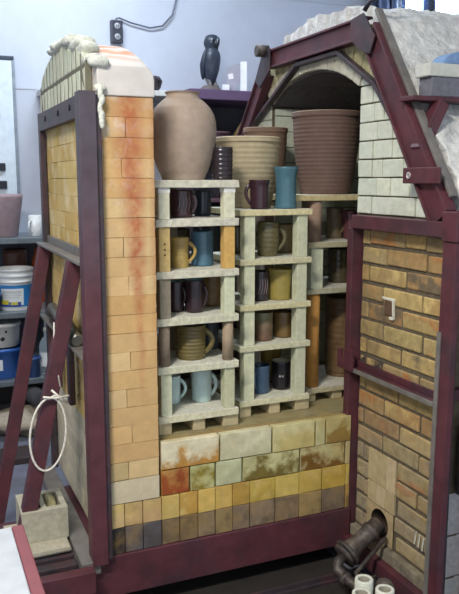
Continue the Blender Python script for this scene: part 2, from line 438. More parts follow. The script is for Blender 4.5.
# latch channels standing between the ledges
for yy in (2.86, 3.14):
    lab(MB().box(.532, .556, yy, yy+.05, .70, 1.03).box(.52, .556, yy-.03, yy+.08, .985, 1.0).build('latch_bar', M_dsteel, car, .003), 'dark iron latch bar')
lab(MB().tube([(.538, 2.70, 1.0), (.534, 2.85, 1.04), (.532, 3.0, 1.03), (.534, 3.2, 1.05), (.54, 3.3, 1.01)], .022, rgb(120,122,116)).build('latch_pipe', M_metal, car), 'grey iron pipe across the latch bars')
# open platform outside the door
MB().box(.18, .514, 2.385, 2.43, .15, .234).box(.18, .514, 2.93, 2.97, .15, .20).box(.18, .225, 2.43, 2.93, .15, .234).build('platform_frame', M_maroon, car, .003)
lab(MB().box(.475, .545, 2.44, 3.42, .19, .240, W1).build('platform_plate', M_gsteel, car, .003), 'grey plate along the foot of the door')
for yy in (2.50, 2.575, 2.65, 2.73, 2.80, 2.865):
    MB().box(.226, .474, yy, yy+.045, .175, .212).build('slat', M_dsteel, car, .003)

# ------------------------------------------------------------------ the kiln
KX = 1.64; YM = 2.865; KE = 2.95; YL = 3.295; AM = 2.9025
kiln = thing('kiln', (2.2, YM, 0), 'large arched brick kiln in a maroon steel frame, open towards the loaded car', 'kiln')
OUT = [(1.975,.1),(1.975,1.455),(2.44,2.185),(3.29,2.185),(3.755,1.455),(3.755,.1)]
RA = .755; ZA = 1.32
def arch(y): return ZA+math.sqrt(RA*RA-(y-AM)**2)
AY = [2.51+.785*i/24 for i in range(25)]
AZ = [arch(y) for y in AY]
def out_on_ray(y, z):
    c = Vector((YM, 1.3)); d = Vector((y, z))-c; best = None
    for i in range(len(OUT)-1):
        p = Vector(OUT[i]); q = Vector(OUT[i+1]); e = q-p
        den = d.x*e.y-d.y*e.x
        if abs(den) < 1e-9: continue
        w = p-c; t = (w.x*e.y-w.y*e.x)/den; s = (w.x*d.y-w.y*d.x)/den
        if t > 0 and -1e-6 <= s <= 1+1e-6: best = t if best is None else min(best, t)
    r = c+d*best; return (r.x, r.y)
OO = [out_on_ray(y, z) for y, z in zip(AY, AZ)]
def shell(mb, x0, x1, col=W1, hole=False):
    for i in range(24):
        mb.prism([(AY[i],AZ[i]),(AY[i+1],AZ[i+1]),OO[i+1],OO[i]], 0, x0, x1, col)
    rj = [(1.975,1.40),(2.51,1.40),(2.51,AZ[0]),OO[0],(1.975,1.455)]
    lj = [(3.755,.1),(YL,.1),(YL,AZ[-1]),OO[-1],(3.755,1.455)]
    mb.prism(rj, 0, x0, x1, col); mb.prism(lj, 0, x0, x1, col)
    if hole:
        py, pz, ph = 2.287, .240, .07
        mb.box(x0, x1, 1.975, py-ph, .1, 1.40, col).box(x0, x1, py+ph, 2.51, .1, 1.40, col)
        mb.box(x0, x1, py-ph, py+ph, .1, pz-ph, col).box(x0, x1, py-ph, py+ph, pz+ph, 1.40, col)
    else: mb.box(x0, x1, 1.975, 2.51, .1, 1.40, col)
sh = MB(); shell(sh, KX+.008, KX+.2, hole=True); shell(sh, KX+.2, KE)
sh.box(KX+.014, KX+.1, 1.956, 1.975, .1, 1.41)
sh.prism([(2.51,.1),(YL,.1),(YL,AZ[-1])]+list(zip(AY, AZ))[::-1][1:-1]+[(2.51,AZ[0])], 0, KE-.2, KE, W1)
sh.build('kiln_shell', M_mortar, kiln)
# lining bricks: vault courses and side walls inside
lin = MB()
for i in range(0, 24, 2):
    x = KX+.02; k = 0
    while x < KE-.2:
        x2 = min(x+(.23 if k else (.23 if i % 4 else .115)), KE-.2)
        a, b = (AY[i], AZ[i]), (AY[i+2], AZ[i+2])
        cc = Vector((AM, ZA))
        def sh_in(p, d): v = (Vector(p)-cc).normalized(); return (p[0]-v.x*d, p[1]-v.y*d)
        e = .003
        a2 = (a[0]+(b[0]-a[0])*.02, a[1]+(b[1]-a[1])*.02); b2 = (a[0]+(b[0]-a[0])*.98, a[1]+(b[1]-a[1])*.98)
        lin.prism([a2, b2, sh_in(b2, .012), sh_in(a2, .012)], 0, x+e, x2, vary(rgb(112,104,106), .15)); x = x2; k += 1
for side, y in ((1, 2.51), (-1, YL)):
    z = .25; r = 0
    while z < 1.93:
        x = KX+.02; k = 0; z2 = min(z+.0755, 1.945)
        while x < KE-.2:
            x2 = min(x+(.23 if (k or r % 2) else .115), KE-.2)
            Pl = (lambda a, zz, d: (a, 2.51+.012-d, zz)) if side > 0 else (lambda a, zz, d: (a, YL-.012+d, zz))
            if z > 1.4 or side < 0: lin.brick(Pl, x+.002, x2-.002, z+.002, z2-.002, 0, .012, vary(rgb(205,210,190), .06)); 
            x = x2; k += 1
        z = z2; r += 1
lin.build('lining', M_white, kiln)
# ochre brick face
Pk = lambda a, z, d: (KX+d, a, z)
kb = MB(); tan = [rgb(186,156,96), rgb(176,142,84), rgb(192,166,106), rgb(178,142,84), rgb(166,142,96), rgb(180,136,80), rgb(180,118,72), rgb(170,148,104), rgb(188,160,100)]
z = .165; r = 0
PY, PZ = 2.287, .240
while z < 1.405:
    z2 = min(z+.0738, 1.412); y = 1.956; offs = .115 if r % 2 else .0
    edges = [1.956]
    yy = 1.956+(offs or .23)+random.uniform(-.012, .012)
    while yy < 2.45: edges.append(yy); yy += .23+random.uniform(-.012, .012)
    edges.append(2.468)
    for a, b in zip(edges, edges[1:]):
        if b-a > .18 and random.random() < .07: cuts = [a, (a+b)/2, b]
        else: cuts = [a, b]
        for p, q in zip(cuts, cuts[1:]):
            segs = [(p, q)]
            if z < .50: # keep clear of the burner block
                l0, l1 = PY-.092, PY+.092
                segs = [(u, v) for u, v in ((p, min(q, l0)), (max(p, l1), q)) if v-u > .02]
            for u, v in segs:
                c = mixc(random.choice(tan), rgb(136, 122, 96), .35); c = vary(c, .12)
                if random.random() < .06: c = rgb(70,60,56)
                h = random.uniform(.003, .006)
                kb.brick(Pk, u+h, v-h, z+random.uniform(.005,.010), z2-random.uniform(.004,.008), random.uniform(0,.003), .014, c, random.choice([rgb(150,128,86), rgb(176,120,70), rgb(196,170,110), rgb(112,98,76)]), (random.uniform(.1,.6), random.uniform(.1,.6)), .0025)
    z = z2; r += 1
kb.build('face_brickwork', M_kface, kiln, .005)
# port block (pale upright bricks round the burner port)
pb = MB(); cpale = [rgb(188,168,128), rgb(178,160,124), rgb(192,174,138)]
for a, b in ((PY-.09, PY-.03), (PY-.028, PY+.03), (PY+.032, PY+.09)):
    pb.brick(Pk, a, b, PZ+.072, .395, 0, .014, vary(random.choice(cpale), .06)); pb.brick(Pk, a, b, .398, .529, .001, .014, vary(random.choice(cpale), .08))
seg = 24; n0 = len(pb.v)
ring = []
for k in range(seg):
    a = 2*math.pi*k/seg; cx, cz = math.cos(a), math.sin(a); mx = max(abs(cx), abs(cz))
    ring.append(((PY+.09*cx/mx, PZ+.07*cz/mx), (PY+.058*cx, PZ+.058*cz)))
for (o, i) in ring: pb.v += [(KX, o[0], o[1]), (KX, i[0], i[1]), (KX+.18, i[0], i[1])]
for k in range(seg):
    k2 = (k+1) % seg; c = vary(rgb(172,152,116), .1)
    pb.face([n0+3*k, n0+3*k2, n0+3*k2+1, n0+3*k+1], c); pb.face([n0+3*k+1, n0+3*k2+1, n0+3*k2+2, n0+3*k+2], rgb(70,54,44))
lab(pb.build('burner_block', M_brick, kiln, fix=True), 'pale upright bricks round the burner port')
# small plugged spy hole outlined in white plaster
sp = on_y = None
sy, sz = 2.275, 1.118
ps = MB()
for b in ((sy-.038, sy+.038, sz+.03, sz+.04), (sy-.038, sy-.028, sz-.03, sz+.03), (sy-.038, sy-.01, sz-.04, sz-.03)):
    ps.box(KX-.007, KX+.004, b[0], b[1], b[2], b[3], rgb(214,212,196), .002)
lab(ps.build('plaster_edging', M_white, kiln, .002), 'white plaster edging round the spy hole')
MB().box(KX-.004, KX+.004, sy-.026, sy+.026, sz-.028, sz+.028, rgb(96,70,52)).build('spy_hole_plug', M_brick, kiln, .006)
ck = MB()
for k in range(3): ck.bar((KX-.0045, 2.058-.022*k, .262-.003*k), (KX-.0045, 2.050-.022*k, .315-.003*k), .006, .002, (1,0,0), rgb(215,215,205))
lab(ck.build('chalk_mark', M_paint, kiln), 'three white chalk strokes')
# white insulating brick above the lintel
wbk = MB(); z = 1.468; r = 0
def diag_y(z): return 1.975+(max(z,1.455)-1.455)*(.465/.73)
while z < 1.99:
    z2 = min(z+.0705, AZ[0]+.03); ya = diag_y(z+.04)
    e = 2.51; k = 0; edges = [2.51]
    pat = [(.09,.12,.15,.12,.1),(.13,.09,.12,.12,.1),(.10,.06,.13,.12,.1)][r % 3]
    for w in pat:
        e -= w+random.uniform(-.008,.008)
        if e < ya+.03: break
        edges.append(e)
    edges.append(ya)
    for a, b in zip(edges, edges[1:]):
        zt = z2-.003
        wbk.brick(Pk, b+.0025, a-.0025, z+.002, zt, random.uniform(-.002,.001), .012, vary(rgb(200,203,186), .06))
    z = z2; r += 1
    if z2 >= AZ[0]+.029: break
wbk.build('white_brickwork', M_white, kiln, .003)
wbk = MB(); z = 1.468; r = 0
while z < 1.95:  # far jamb
    z2 = min(z+.0705, 1.96); yb = 2*YM-diag_y(z+.04)
    for a, b in ((YL, YL+.12), (YL+.123, YL+.26), (YL+.263, YL+.5)):
        if a < yb-.02: wbk.brick(Pk, a+.002, min(b, yb)-.002, z+.002, z2-.002, 0, .012, vary(rgb(200,203,186), .06))
    z = z2
wbk.build('white_brickwork', M_white, kiln, .003)
# arch ring and infill
ab = MB(); nv = 15
for i in range(nv):
    t0 = -.545+1.09*i/nv+.002; t1 = -.545+1.09*(i+1)/nv-.002
    ro = RA+.058
    pt = lambda t, r_: (AM+r_*math.sin(t), ZA+r_*math.cos(t))
    ab.prism([pt(t0, RA-.004), pt(t1, RA-.004), pt(t1, ro), pt(t0, ro)], 0, KX-.008+random.uniform(0,.004), KX+.02, vary(rgb(188,184,166), .04))
ab.build('arch_brick', M_white, kiln, .004)
inf = MB(); nf = 16
for i in range(nf):
    t0 = -.66+1.32*i/nf+.003; t1 = -.66+1.32*(i+1)/nf-.003
    q0 = out_on_ray(*pt(t0, .85)); q1 = out_on_ray(*pt(t1, .85))
    pa, pb_ = pt(t0, RA+.060), pt(t1, RA+.060)
    if (Vector(q0)-Vector(pa)).length < .02: continue
    inf.prism([pa, pb_, q1, q0], 0, KX-.002+random.uniform(0,.004), KX+.014, vary(rgb(176,168,130), .06))
lab(inf.build('arch_infill', M_kface, kiln, .004), 'tan infill bricks between arch and frame')
# steel frame on the face
FX = KX-.05
def ibeam(name, a, b, depth, n_out, m=M_maroon, web=True, tail=.05, x0=None):
    """channel along a-b on the face: web towards the room, flanges on both edges"""
    mb = MB(); a3 = Vector((0, a[0], a[1])); b3 = Vector((0, b[0], b[1])); X = FX if x0 is None else x0
    d = (b3-a3).normalized(); s = Vector((1,0,0)).cross(d)
    mid = Vector((X+.018, 0, 0))
    mb.bar(a3+mid, b3+mid, .012, depth-.012, s, W1)
    for sg in (-1, 1):
        mb.bar(a3+Vector((X+.022,0,0))+s*sg*(depth/2-.005), b3+Vector((X+.022,0,0))+s*sg*(depth/2-.005), .046, .01, s, W1)
    return mb.build(name, m, kiln, .002)
ibeam('arch_frame', (2.43, 2.165), (3.25, 2.165), .085, 1)
ibeam('arch_frame', (1.955, 1.475), (2.40, 2.145), .10, 1)
ibeam('arch_frame', (3.84, 1.475), (3.285, 2.12), .09, 1)
for poly in ([(2.37,2.06),(2.44,2.085),(2.50,2.13),(2.505,2.205),(2.42,2.215),(2.34,2.12)], [(3.31,2.04),(3.20,2.11),(3.20,2.21),(3.27,2.215),(3.36,2.08)]):
    lab(MB().prism(poly, 0, FX-.008, FX).build('gusset', M_dsteel, kiln, .002), 'dark steel gusset plate at a frame corner')
lab(MB().lathe([(.022,-.03),(.028,-.028),(.028,.03),(.02,.032)], (FX-.02, 3.255, 2.205), W1, 20, (1,0,0)).build('tie_rod_nut', M_iron, kiln), 'round iron tie rod end')
ib = MB()
pts = [(2.19,1.75),(2.371,1.952),(2.64,2.108),(2.99,2.108),(3.46,1.868),(3.56,1.74)]
for p, q in zip(pts, pts[1:]): ib.bar((KX-.022, *p), (KX-.022, *q), .03, .016, (0,0,1), W1)
ib.build('arch_band', M_dsteel, kiln, .002)
# lintel beam, posts, edge steel
MB().box(FX, KX-.002, 1.918, 2.475, 1.412, 1.464).build('lintel_beam', M_maroon, kiln, .003)
MB().box(FX+.005, KX+.05, 2.470, 2.508, .06, 1.411).build('jamb_post', M_maroon, kiln, .003)
MB().hexa([(FX-.005,1.866,0),(FX+.02,1.866,0),(FX+.02,1.932,0),(FX-.005,1.932,0),(FX-.005,1.850,1.40),(FX+.02,1.850,1.40),(FX+.02,1.914,1.40),(FX-.005,1.914,1.40)], W1).box(FX+.02, KX-.012, 1.915, 1.934, .0, 1.40).build('corner_post', M_maroon, kiln, .002)
lab(MB().hexa([(FX-.009,1.912,0),(FX-.0052,1.912,0),(FX-.0052,1.933,0),(FX-.009,1.933,0),(FX-.009,1.901,1.1),(FX-.0052,1.901,1.1),(FX-.0052,1.92,1.1),(FX-.009,1.92,1.1)], W1).build('post_edge', M_gsteel, kiln), 'scuffed grey edge of the corner post')
lab(MB().box(KX-.0115, KX+.012, 1.90, 1.934, .0, 1.40).build('post_web', M_dsteel, kiln, .002), 'inner web of the corner post, coloured dark for shade')  # web in darker steel, painting in the shade of the recess
MB().box(1.595, KX-.002, 1.936, 2.469, .838, .846).box(1.628, KX-.002, 1.936, 2.469, .846, .872).build('face_ledge', M_maroon, kiln, .002)
lab(MB().box(1.590, 1.5948, 1.936, 2.469, .832, .850).build('ledge_lip', M_gsteel, kiln, .001), 'scuffed grey lip of the ledge')
MB().box(FX, KX+.01, 1.936, 2.469, .05, .115).build('base_angle', M_maroon, kiln, .003)
lab(MB().box(KX-.02, KX+.01, 1.976, 2.468, .1155, .162, rgb(96,88,78)).build('base_course', M_kface, kiln, .003), 'grey mortar course above the base angle')
# corner steel behind the post: top block where lintel, diagonal and roof edge meet
MB().box(FX-.01, KX+.06, 1.845, 1.92, 1.402, 1.50).build('corner_block', M_maroon, kiln, .004)
pl = MB().box(FX-.016, FX-.006, 1.935, 2.13, 1.588, 1.642)
pl.build('bracket_plate', M_maroon, kiln, .003)
lab(MB().lathe([(.012,0),(.012,.003),(.008,.003),(.008,.001)], (FX-.016, 2.095, 1.615), rgb(206,196,196), 16, (-1,0,0)).build('bracket_bolt', M_metal, kiln), 'pale bolt end in the bracket')
hk = MB().prism([(2.43,.835),(2.535,.835),(2.535,.915),(2.515,.915),(2.515,.875),(2.485,.875),(2.485,.925),(2.43,.925)], 0, FX-.012, FX+.004)
hk.build('latch_hook', M_maroon, kiln, .002)
# side wall bricks, foundation
sd = MB(); Pn = lambda a, z, d: (a, 1.962+d, z); z = .50; r = 0
while z < 1.44:
    z2 = min(z+.0738, 1.45); x = 1.655; k = 0
    while x < KE:
        x2 = min(x+(.23 if (k or r % 2) else .115), KE)
        c = vary(random.choice(tan), .1)
        sd.brick(Pn, x+.004, x2-.004, z+.004, z2-.004, 0, .013, c); x = x2; k += 1
    z = z2; r += 1
sd.build('side_brickwork', M_kface, kiln, .003)
fd = MB(); x = 1.655
while x < KE:
    for zz in (0, .165, .33):
        fd.box(x, min(x+.2, KE)-.006, 1.955, 1.974, zz, zz+.16, vary(rgb(182,178,176), .08))
    x += .2
lab(fd.build('foundation_blocks', M_conc, kiln, .004), 'grey concrete foundation blocks')
MB().box(1.765, 1.80, 1.90, 1.954, 0, 1.46).box(1.80, 1.83, 1.949, 1.954, 0, 1.46).build('side_post', M_maroon, kiln, .003)
MB().box(1.66, 1.764, 1.925, 1.96, .845, .885).box(1.831, KE, 1.925, 1.96, .845, .885).build('side_rail', M_maroon, kiln, .003)
lab(MB().tube([(1.725, 1.925, .5), (1.725, 1.925, .73), (1.725, 1.89, .76), (1.74, 1.87, .78), (2.3, 1.86, .79)], .02, rgb(60,54,58)).build('gas_pipe', M_iron, kiln), 'dark gas pipe up the kiln side')
# roof: trowelled castable over the outside of the vault
rf = MB()
rp = [(1.915,1.535),(1.93,1.56),(2.44,2.235),(2.52,2.275),(2.865,2.305),(3.18,2.275),(3.29,2.20),(3.76,1.49)]
rin = [(1.98,1.475),(1.995,1.50),(2.445,2.192),(2.52,2.192),(2.865,2.192),(3.2,2.192),(3.285,2.192),(3.755,1.455)]
def samp(pl, n):
    L_ = [0]
    for p, q in zip(pl, pl[1:]): L_.append(L_[-1]+math.dist(p, q))
    out = []
    for i in range(n+1):
        t = L_[-1]*i/n; j = max(k for k in range(len(L_)-1) if L_[k] <= t+1e-9)
        f = (t-L_[j])/(L_[j+1]-L_[j]); out.append((pl[j][0]*(1-f)+pl[j+1][0]*f, pl[j][1]*(1-f)+pl[j+1][1]*f))
    return out
nu, nx = 90, 70
A_ = samp(rp, nu); B_ = samp(rin, nu)
n0 = len(rf.v)
def roofpt(i, j):
    y, z = A_[i]; x = KX+.028+(KE-KX)*j/nx
    nv_ = Vector((y-YM, z-1.2)).normalized()
    d = .016*mnoise.noise(Vector((x*9, y*9, z*9)))+.010*mnoise.noise(Vector((x*6+y*14, y*30, z*30)))+.006*mnoise.noise(Vector((x*45, y*45, z*45)))
    if j == 0: x += .02*mnoise.noise(Vector((y*25, z*25, 3)))
    if i == 0: z += .03*mnoise.noise(Vector((x*16, 1, 5)))
    return (x, y+nv_.x*d, z+nv_.y*d)
for i in range(nu+1):
    for j in range(nx+1): rf.v.append(roofpt(i, j))
for i in range(nu):
    for j in range(nx):
        rf.face([n0+i*(nx+1)+j, n0+i*(nx+1)+j+1, n0+(i+1)*(nx+1)+j+1, n0+(i+1)*(nx+1)+j], W1, True)
n1 = len(rf.v)
for i in range(nu+1): rf.v += [(KX+.03, *B_[i]), (KE, *B_[i])]
for i in range(nu):
    rf.face([n0+i*(nx+1), n0+(i+1)*(nx+1), n1+2*(i+1), n1+2*i], W1)
    rf.face([n0+i*(nx+1)+nx, n0+(i+1)*(nx+1)+nx, n1+2*(i+1)+1, n1+2*i+1], W1)
for i in (0, nu):
    rf.face([n0+i*(nx+1)+j for j in range(nx+1)]+[n1+2*i+1, n1+2*i], W1)
rf.build('roof', M_roof, kiln)
# dark insulation edge and grey flange beside the diagonal
MB().bar((FX+.04, 1.925, 1.545), (FX+.04, 2.39, 2.225), .03, .014, (0,1,-.7), W1).build('outer_flange', M_gsteel, kiln, .002)
# service ledge sticking out over the roof slope, with brace
MB().box(1.575, 2.3, 2.09, 2.17, 1.868, 1.884).build('roof_ledge', M_maroon, kiln, .002)
MB().bar((1.70, 2.10, 1.866), (1.615, 2.10, 1.70), .05, .045, (1,0,0)).build('ledge_brace', M_maroon, kiln, .003)

exec_items = True
# ------------------------------------------------------------------ burner and floor things
burner = thing('gas_burner', (1.45, 2.3, 0), 'rusty inclined gas burner pointing into the port low on the kiln face', 'burner')
b0 = Vector((1.637, 2.286, .240)); b1 = Vector((1.462, 2.262, .150)); bd = (b1-b0).normalized()
MB().lathe([(.033,0),(.035,.004),(.035,.04),(.041,.042),(.041,.056),(.034,.06),(.034,.125),(.040,.155),(.046,.170)], b0, W1, 28, bd).build('burner_tube', M_iron, burner)
MB().lathe([(.02,0),(.055,0),(.057,.004),(.057,.010),(.055,.013),(.02,.013)], b0+bd*.172, rgb(46,42,42), 28, bd).build('air_shutter', M_iron, burner)
MB().lathe([(.02,0),(.050,0),(.052,.004),(.052,.009),(.02,.011)], b0+bd*.192, W1, 28, bd).build('air_shutter', M_iron, burner)
e0 = b0+bd*.20
MB().tube([e0, e0+bd*.03, e0+bd*.05+Vector((.004,-.012,-.012)), e0+bd*.05+Vector((.02,-.05,-.035)), (1.455, 2.11, .08), (1.465, 2.04, .065)], [.018,.020,.021,.019,.017,.017], W1, 14).build('gas_pipe', M_iron, burner)
for q, r in ((tuple(e0+bd*.05+Vector((.02,-.05,-.035))), .026), ((1.450, 2.135, .086), .028), ((1.457, 2.10, .078), .024), ((1.463, 2.055, .068), .026)):
    MB().lathe([(r*.7,-.012),(r,-.010),(r,.010),(r*.7,.012)], q, W1, 8, (.1,-.95,-.25)).build('pipe_union', M_iron, burner)
MB().tube([(1.628, 2.225, .210), (1.47, 2.19, .112), (1.462, 2.15, .10)], .009, W1).build('pilot_pipe', M_iron, burner)
MB().tube([(1.452, 2.125, .09), (1.48, 2.12, .125), (1.51, 2.12, .128)], .007, W1).build('valve_handle', M_iron, burner)
MB().tube([(1.464, 2.045, .064), (1.466, 2.02, .03), (1.466, 2.015, .0015)], .016, W1).build('gas_inlet', M_iron, burner)
for i, (x, y, h, l) in enumerate(((1.312, 1.905, .28, 'pale ceramic tube standing on the floor, farthest of three by the burner'),
                             (1.258, 1.838, .28, 'pale ceramic tube on the floor, nearest and leftmost of three by the burner'),
                             (1.345, 1.833, .275, 'pale ceramic tube on the floor, rightmost of three by the burner'))):
    c = rgb(206,208,196)
    tag(MB().lathe([(.030,0),(.031,.004),(.031,h-.003),(.029,h),(.021,h),(.019,h-.004),(.019,.01)], (x,y,0), [c]*5+[rgb(150,146,132), rgb(60,54,48)], 28).build('ceramic_tube', M_post), l, 'kiln post', 'ceramic tubes by the burner')
tag(MB().lathe([(.034,0),(.036,.01),(.036,.2),(.034,.235),(.024,.25),(.004,.256)], (1.395, 1.905, 0), rgb(74,64,66), 24).build('iron_post', M_iron), 'dark rounded iron post just behind the pale ceramic tubes', 'post')
tag(MB().box(.4, 1.60, 2.325, 2.36, 0, .012).box(.4, 1.60, 2.338, 2.347, .012, .03).build('floor_rail', M_dsteel), 'dark steel rail lying on the floor in front of the kiln car', 'rail')

tag(MB().box(.30, 1.57, 1.2, 3.3, 0, .0012).build('shaded_floor_plate', M_plate), 'steel plate with painted shade on the floor in front of the kiln car', 'floor plate')  # steel plate whose dark colour also holds the shadow round the car
# ------------------------------------------------------------------ things on the platform
BX0, BX1, BY0, BY1, BZ = .300, .472, 2.655, 2.84, .2455
cb = MB(); g = rgb(172,168,150); zt = BZ+.125
holes = [(BX0+.022, BX0+.076), (BX0+.096, BX1-.022)]
HB0, HB1 = BY0+.03, BY1-.03
cb.box(BX0, BX1, BY0, HB0, BZ, zt, g).box(BX0, BX1, HB1, BY1, BZ, zt, g)
cb.box(BX0, holes[0][0], HB0, HB1, BZ, zt, g).box(holes[0][1], holes[1][0], HB0, HB1, BZ, zt, g).box(holes[1][1], BX1, HB0, HB1, BZ, zt, g)
tag(cb.build('cinder_block', M_conc, None, .002), 'grey concrete block with two hollows beside the foot of the brick door', 'concrete block')
tag(MB().box(.235, .470, 2.60, 2.86, .2125, .2275, rgb(196,190,172), .003).box(.25, .465, 2.58, 2.85, .2275, .245, rgb(176,170,152), .002).build('board', M_fabric, None, .003), 'pale board lying under the grey concrete block', 'board')
def crumple(mb, c, r, col):
    n = len(mb.v); mb.ell(c, r, col, 14, 9)
    for i in range(n, len(mb.v)):
        p = Vector(mb.v[i]); d = p-Vector(c); mb.v[i] = tuple(Vector(c)+d*(1+.4*mnoise.noise(p*40)))
    return mb
tag(crumple(MB(), (BX0+.05, (HB0+HB1)/2, zt-.004), (.023, .05, .03), rgb(228,214,150)).build('sponge', M_fabric), 'yellow sponge stuffed in the left hollow of the concrete block', 'sponge')
tag(crumple(MB(), (BX0+.122, (HB0+HB1)/2+.015, zt-.025), (.022, .035, .032), rgb(176,168,126)).build('rag', M_fabric), 'drab crumpled rag in the right hollow of the concrete block', 'rag')
# cord looped on the nearer brace
pts = []
for k in range(28):
    a = math.pi/2+.25+2*math.pi*k/28
    pts.append((.409+.066*math.cos(a)+(.012*math.sin(a)), 2.655, .665+.140*math.sin(a)))
rope = MB().tube(pts, .0042, rgb(222,218,208), 8, closed=True)
rope.tube([(.415, 2.655, .80), (.437, 2.655, .812), (.475, 2.652, .800), (.485, 2.66, .775)], .0042, rgb(222,218,208), 8)
rope.tube([(.395, 2.65, .812), (.44, 2.648, .803), (.49, 2.65, .808)], .0042, rgb(222,218,208), 8)
rope.tube([(.427, 2.652, .835), (.455, 2.648, .805), (.475, 2.65, .785)], .0042, rgb(222,218,208), 8)
tag(rope.build('cord', M_fabric), 'white cord tied in a big loop round the nearer maroon brace', 'cord')
tag(MB().tube([(.452, 2.69, 1.08),(.450, 2.69, 1.0),(.454, 2.685, .92),(.462, 2.665, .84)], .003, rgb(222,218,208), 6).build('string', M_fabric), 'thin white string dangling above the knot on the nearer brace', 'string')
# white-topped work table in the foreground
wt = thing('work_table', (-.3, 1.45, 0), 'white topped table with a reddish wooden edge in the left foreground', 'table')
MB().box(-.9, .175, .9, 1.775, .725, .75, rgb(172,177,184)).build('tabletop', M_paint, wt, .003)
lab(MB().box(.1755, .203, .9, 1.775, .70, .752, rgb(122,66,72)).build('edging', M_paint, wt, .003), 'reddish wooden edging')
for lx in (-.85, .12):
    for ly in (.95, 1.70): MB().box(lx, lx+.05, ly, ly+.05, 0, .725, rgb(120,84,70)).build('leg', M_paint, wt, .003)

# ------------------------------------------------------------------ kiln furniture stacks
ORD = ['top', 'second', 'third', 'fourth', 'fifth', 'bottom']
WH = rgb(214,212,186); CR = rgb(198,186,140); TN = rgb(206,178,118); OR = rgb(196,142,72); GB = rgb(146,130,112); PG = rgb(208,210,180); PK = rgb(150,124,106)
DECK = .6405
def post(x0, x1, y0, y1, z0, z1, kind, col, label, cap=False, holes=False):
    mb = MB()
    if kind == 'tube':
        r = (x1-x0)/2; h = z1-z0
        mb.lathe([(r*.55,.004),(r*.6,0),(r,0),(r,h),(r*.6,h),(r*.55,h-.004),(r*.55,.004)], ((x0+x1)/2, y0+r, z0), col, 28)
    else:
        mb.box(x0, x1, y0, y1, z0, z1, col)
    o = mb.build('kiln_post', M_post, None, .0025 if kind != 'tube' else 0)
    tag(o, label, 'kiln post', 'kiln posts in the stacks')
    if cap:
        zc = z1-cap
        lab(MB().box(x0-.0008, x1+.0008, y0-.0008, y1, zc, z1-.0004, rgb(226,226,220)).build('wash', M_post, o, 0), 'white kiln wash on the upper end') if kind != 'tube' else None
    if holes:
        hm = MB()
        for dz in (-.02, .0, .02): hm.lathe([(.004,0),(.004,.0012),(.001,.0012)], ((x0+x1)/2, y0, (z0+z1)/2+dz), rgb(110,82,48), 8, (0,-1,0))
        hm.build('pin_hole', M_post, o)
    return o
def slab(x0, x1, y0, y1, z0, z1, col, rough, label):
    mb = MB(); n = 14
    # front edge slightly wavy on the washed shelves
    for i in range(n):
        a = x0+(x1-x0)*i/n; b = x0+(x1-x0)*(i+1)/n
    nx_, ny_ = 16, 8; n0 = 0; jr = .0035 if rough else .0006
    edge = [(x0+(x1-x0)*i/nx_, y0) for i in range(nx_+1)]+[(x1, y0+(y1-y0)*i/ny_) for i in range(1, ny_+1)]+[(x1-(x1-x0)*i/nx_, y1) for i in range(1, nx_+1)]+[(x0, y1-(y1-y0)*i/ny_) for i in range(1, ny_)]
    for zz in (z0, z1):
        for (x, y) in edge:
            k = mnoise.noise(Vector((x*60, y*60, zz*90)))
            mb.v.append((x+k*jr, y+mnoise.noise(Vector((x*70+5, y*60, zz*80)))*jr, zz if zz == z1 else zz+max(0, k)*jr))
    m_ = len(edge); mb.face(list(range(m_))[::-1], col); mb.face([m_+i for i in range(m_)], mixc(col, rgb(214,216,214), .5))
    for i in range(m_): mb.face([i, (i+1) % m_, m_+(i+1) % m_, m_+i], col)
    return tag(mb.build('kiln_shelf', M_slab, None, .002), label, 'kiln shelf', 'kiln shelves in the stacks')
def stack(nm, x0, x1, y0, y1, tops, th, slabs, posts, px, backx, wide_top=None):
    n = len(tops)
    nn = ['top']+ORD[1:n-1]+['bottom']
    for i, zt in enumerate(tops):
        c, rough = slabs[i]; a, b = (wide_top if (i == 0 and wide_top) else (x0, x1))
        slab(a, b, y0, y1, zt-th, zt, c, rough, '%s slab, %s of the shelves in the %s stack' % ('white crusted kiln shelf' if rough else 'smooth cream kiln shelf', nn[i], nm))
        if i < n-1:
            zl, zh = tops[i+1], zt-th; (kl, cl, dl), (kr, cr, dr) = posts[i]
            w = px[2]
            cap = .018 if (nm == 'left' and i in (0,)) else 0
            if px[0] is not None: post(px[0], px[0]+w, y0+.008, y0+.008+w, zl, zh, kl, cl, '%s post, front left of %s stack, %s tier' % (dl, nm, (['top']+ORD[1:n-2]+['bottom'])[i]), cap, nm == 'left' and i == 1)
            if px[1] is not None: post(px[1], px[1]+w, y0+.008, y0+.008+w, zl, zh, kr, cr, '%s post, front right of %s stack, %s tier' % (dr, nm, (['top']+ORD[1:n-2]+['bottom'])[i]), cap)
            post(backx, backx+.045, y1-.055, y1-.01, zl, zh, 'sq', GB, 'square post at the back of the %s stack, %s tier' % (nm, (['top']+ORD[1:n-2]+['bottom'])[i]))
    zb = tops[-1]-th; L_ = x1-x0
    for k, (f, w, s) in enumerate(((.0, .052, 'left'), (.42, .05, 'middle'), (.80, .066, 'right'))):
        a = x0+.004+f*L_
        tag(MB().box(a, a+w, y0+.012, y1-.02, DECK, zb, vary(rgb(186,172,136), .06)).build('support_block', M_post, None, .003),
            'tan support block at the %s under the %s stack' % (s, nm), 'kiln support', 'support blocks under the stacks')
T = lambda k, c, d: (k, c, d)
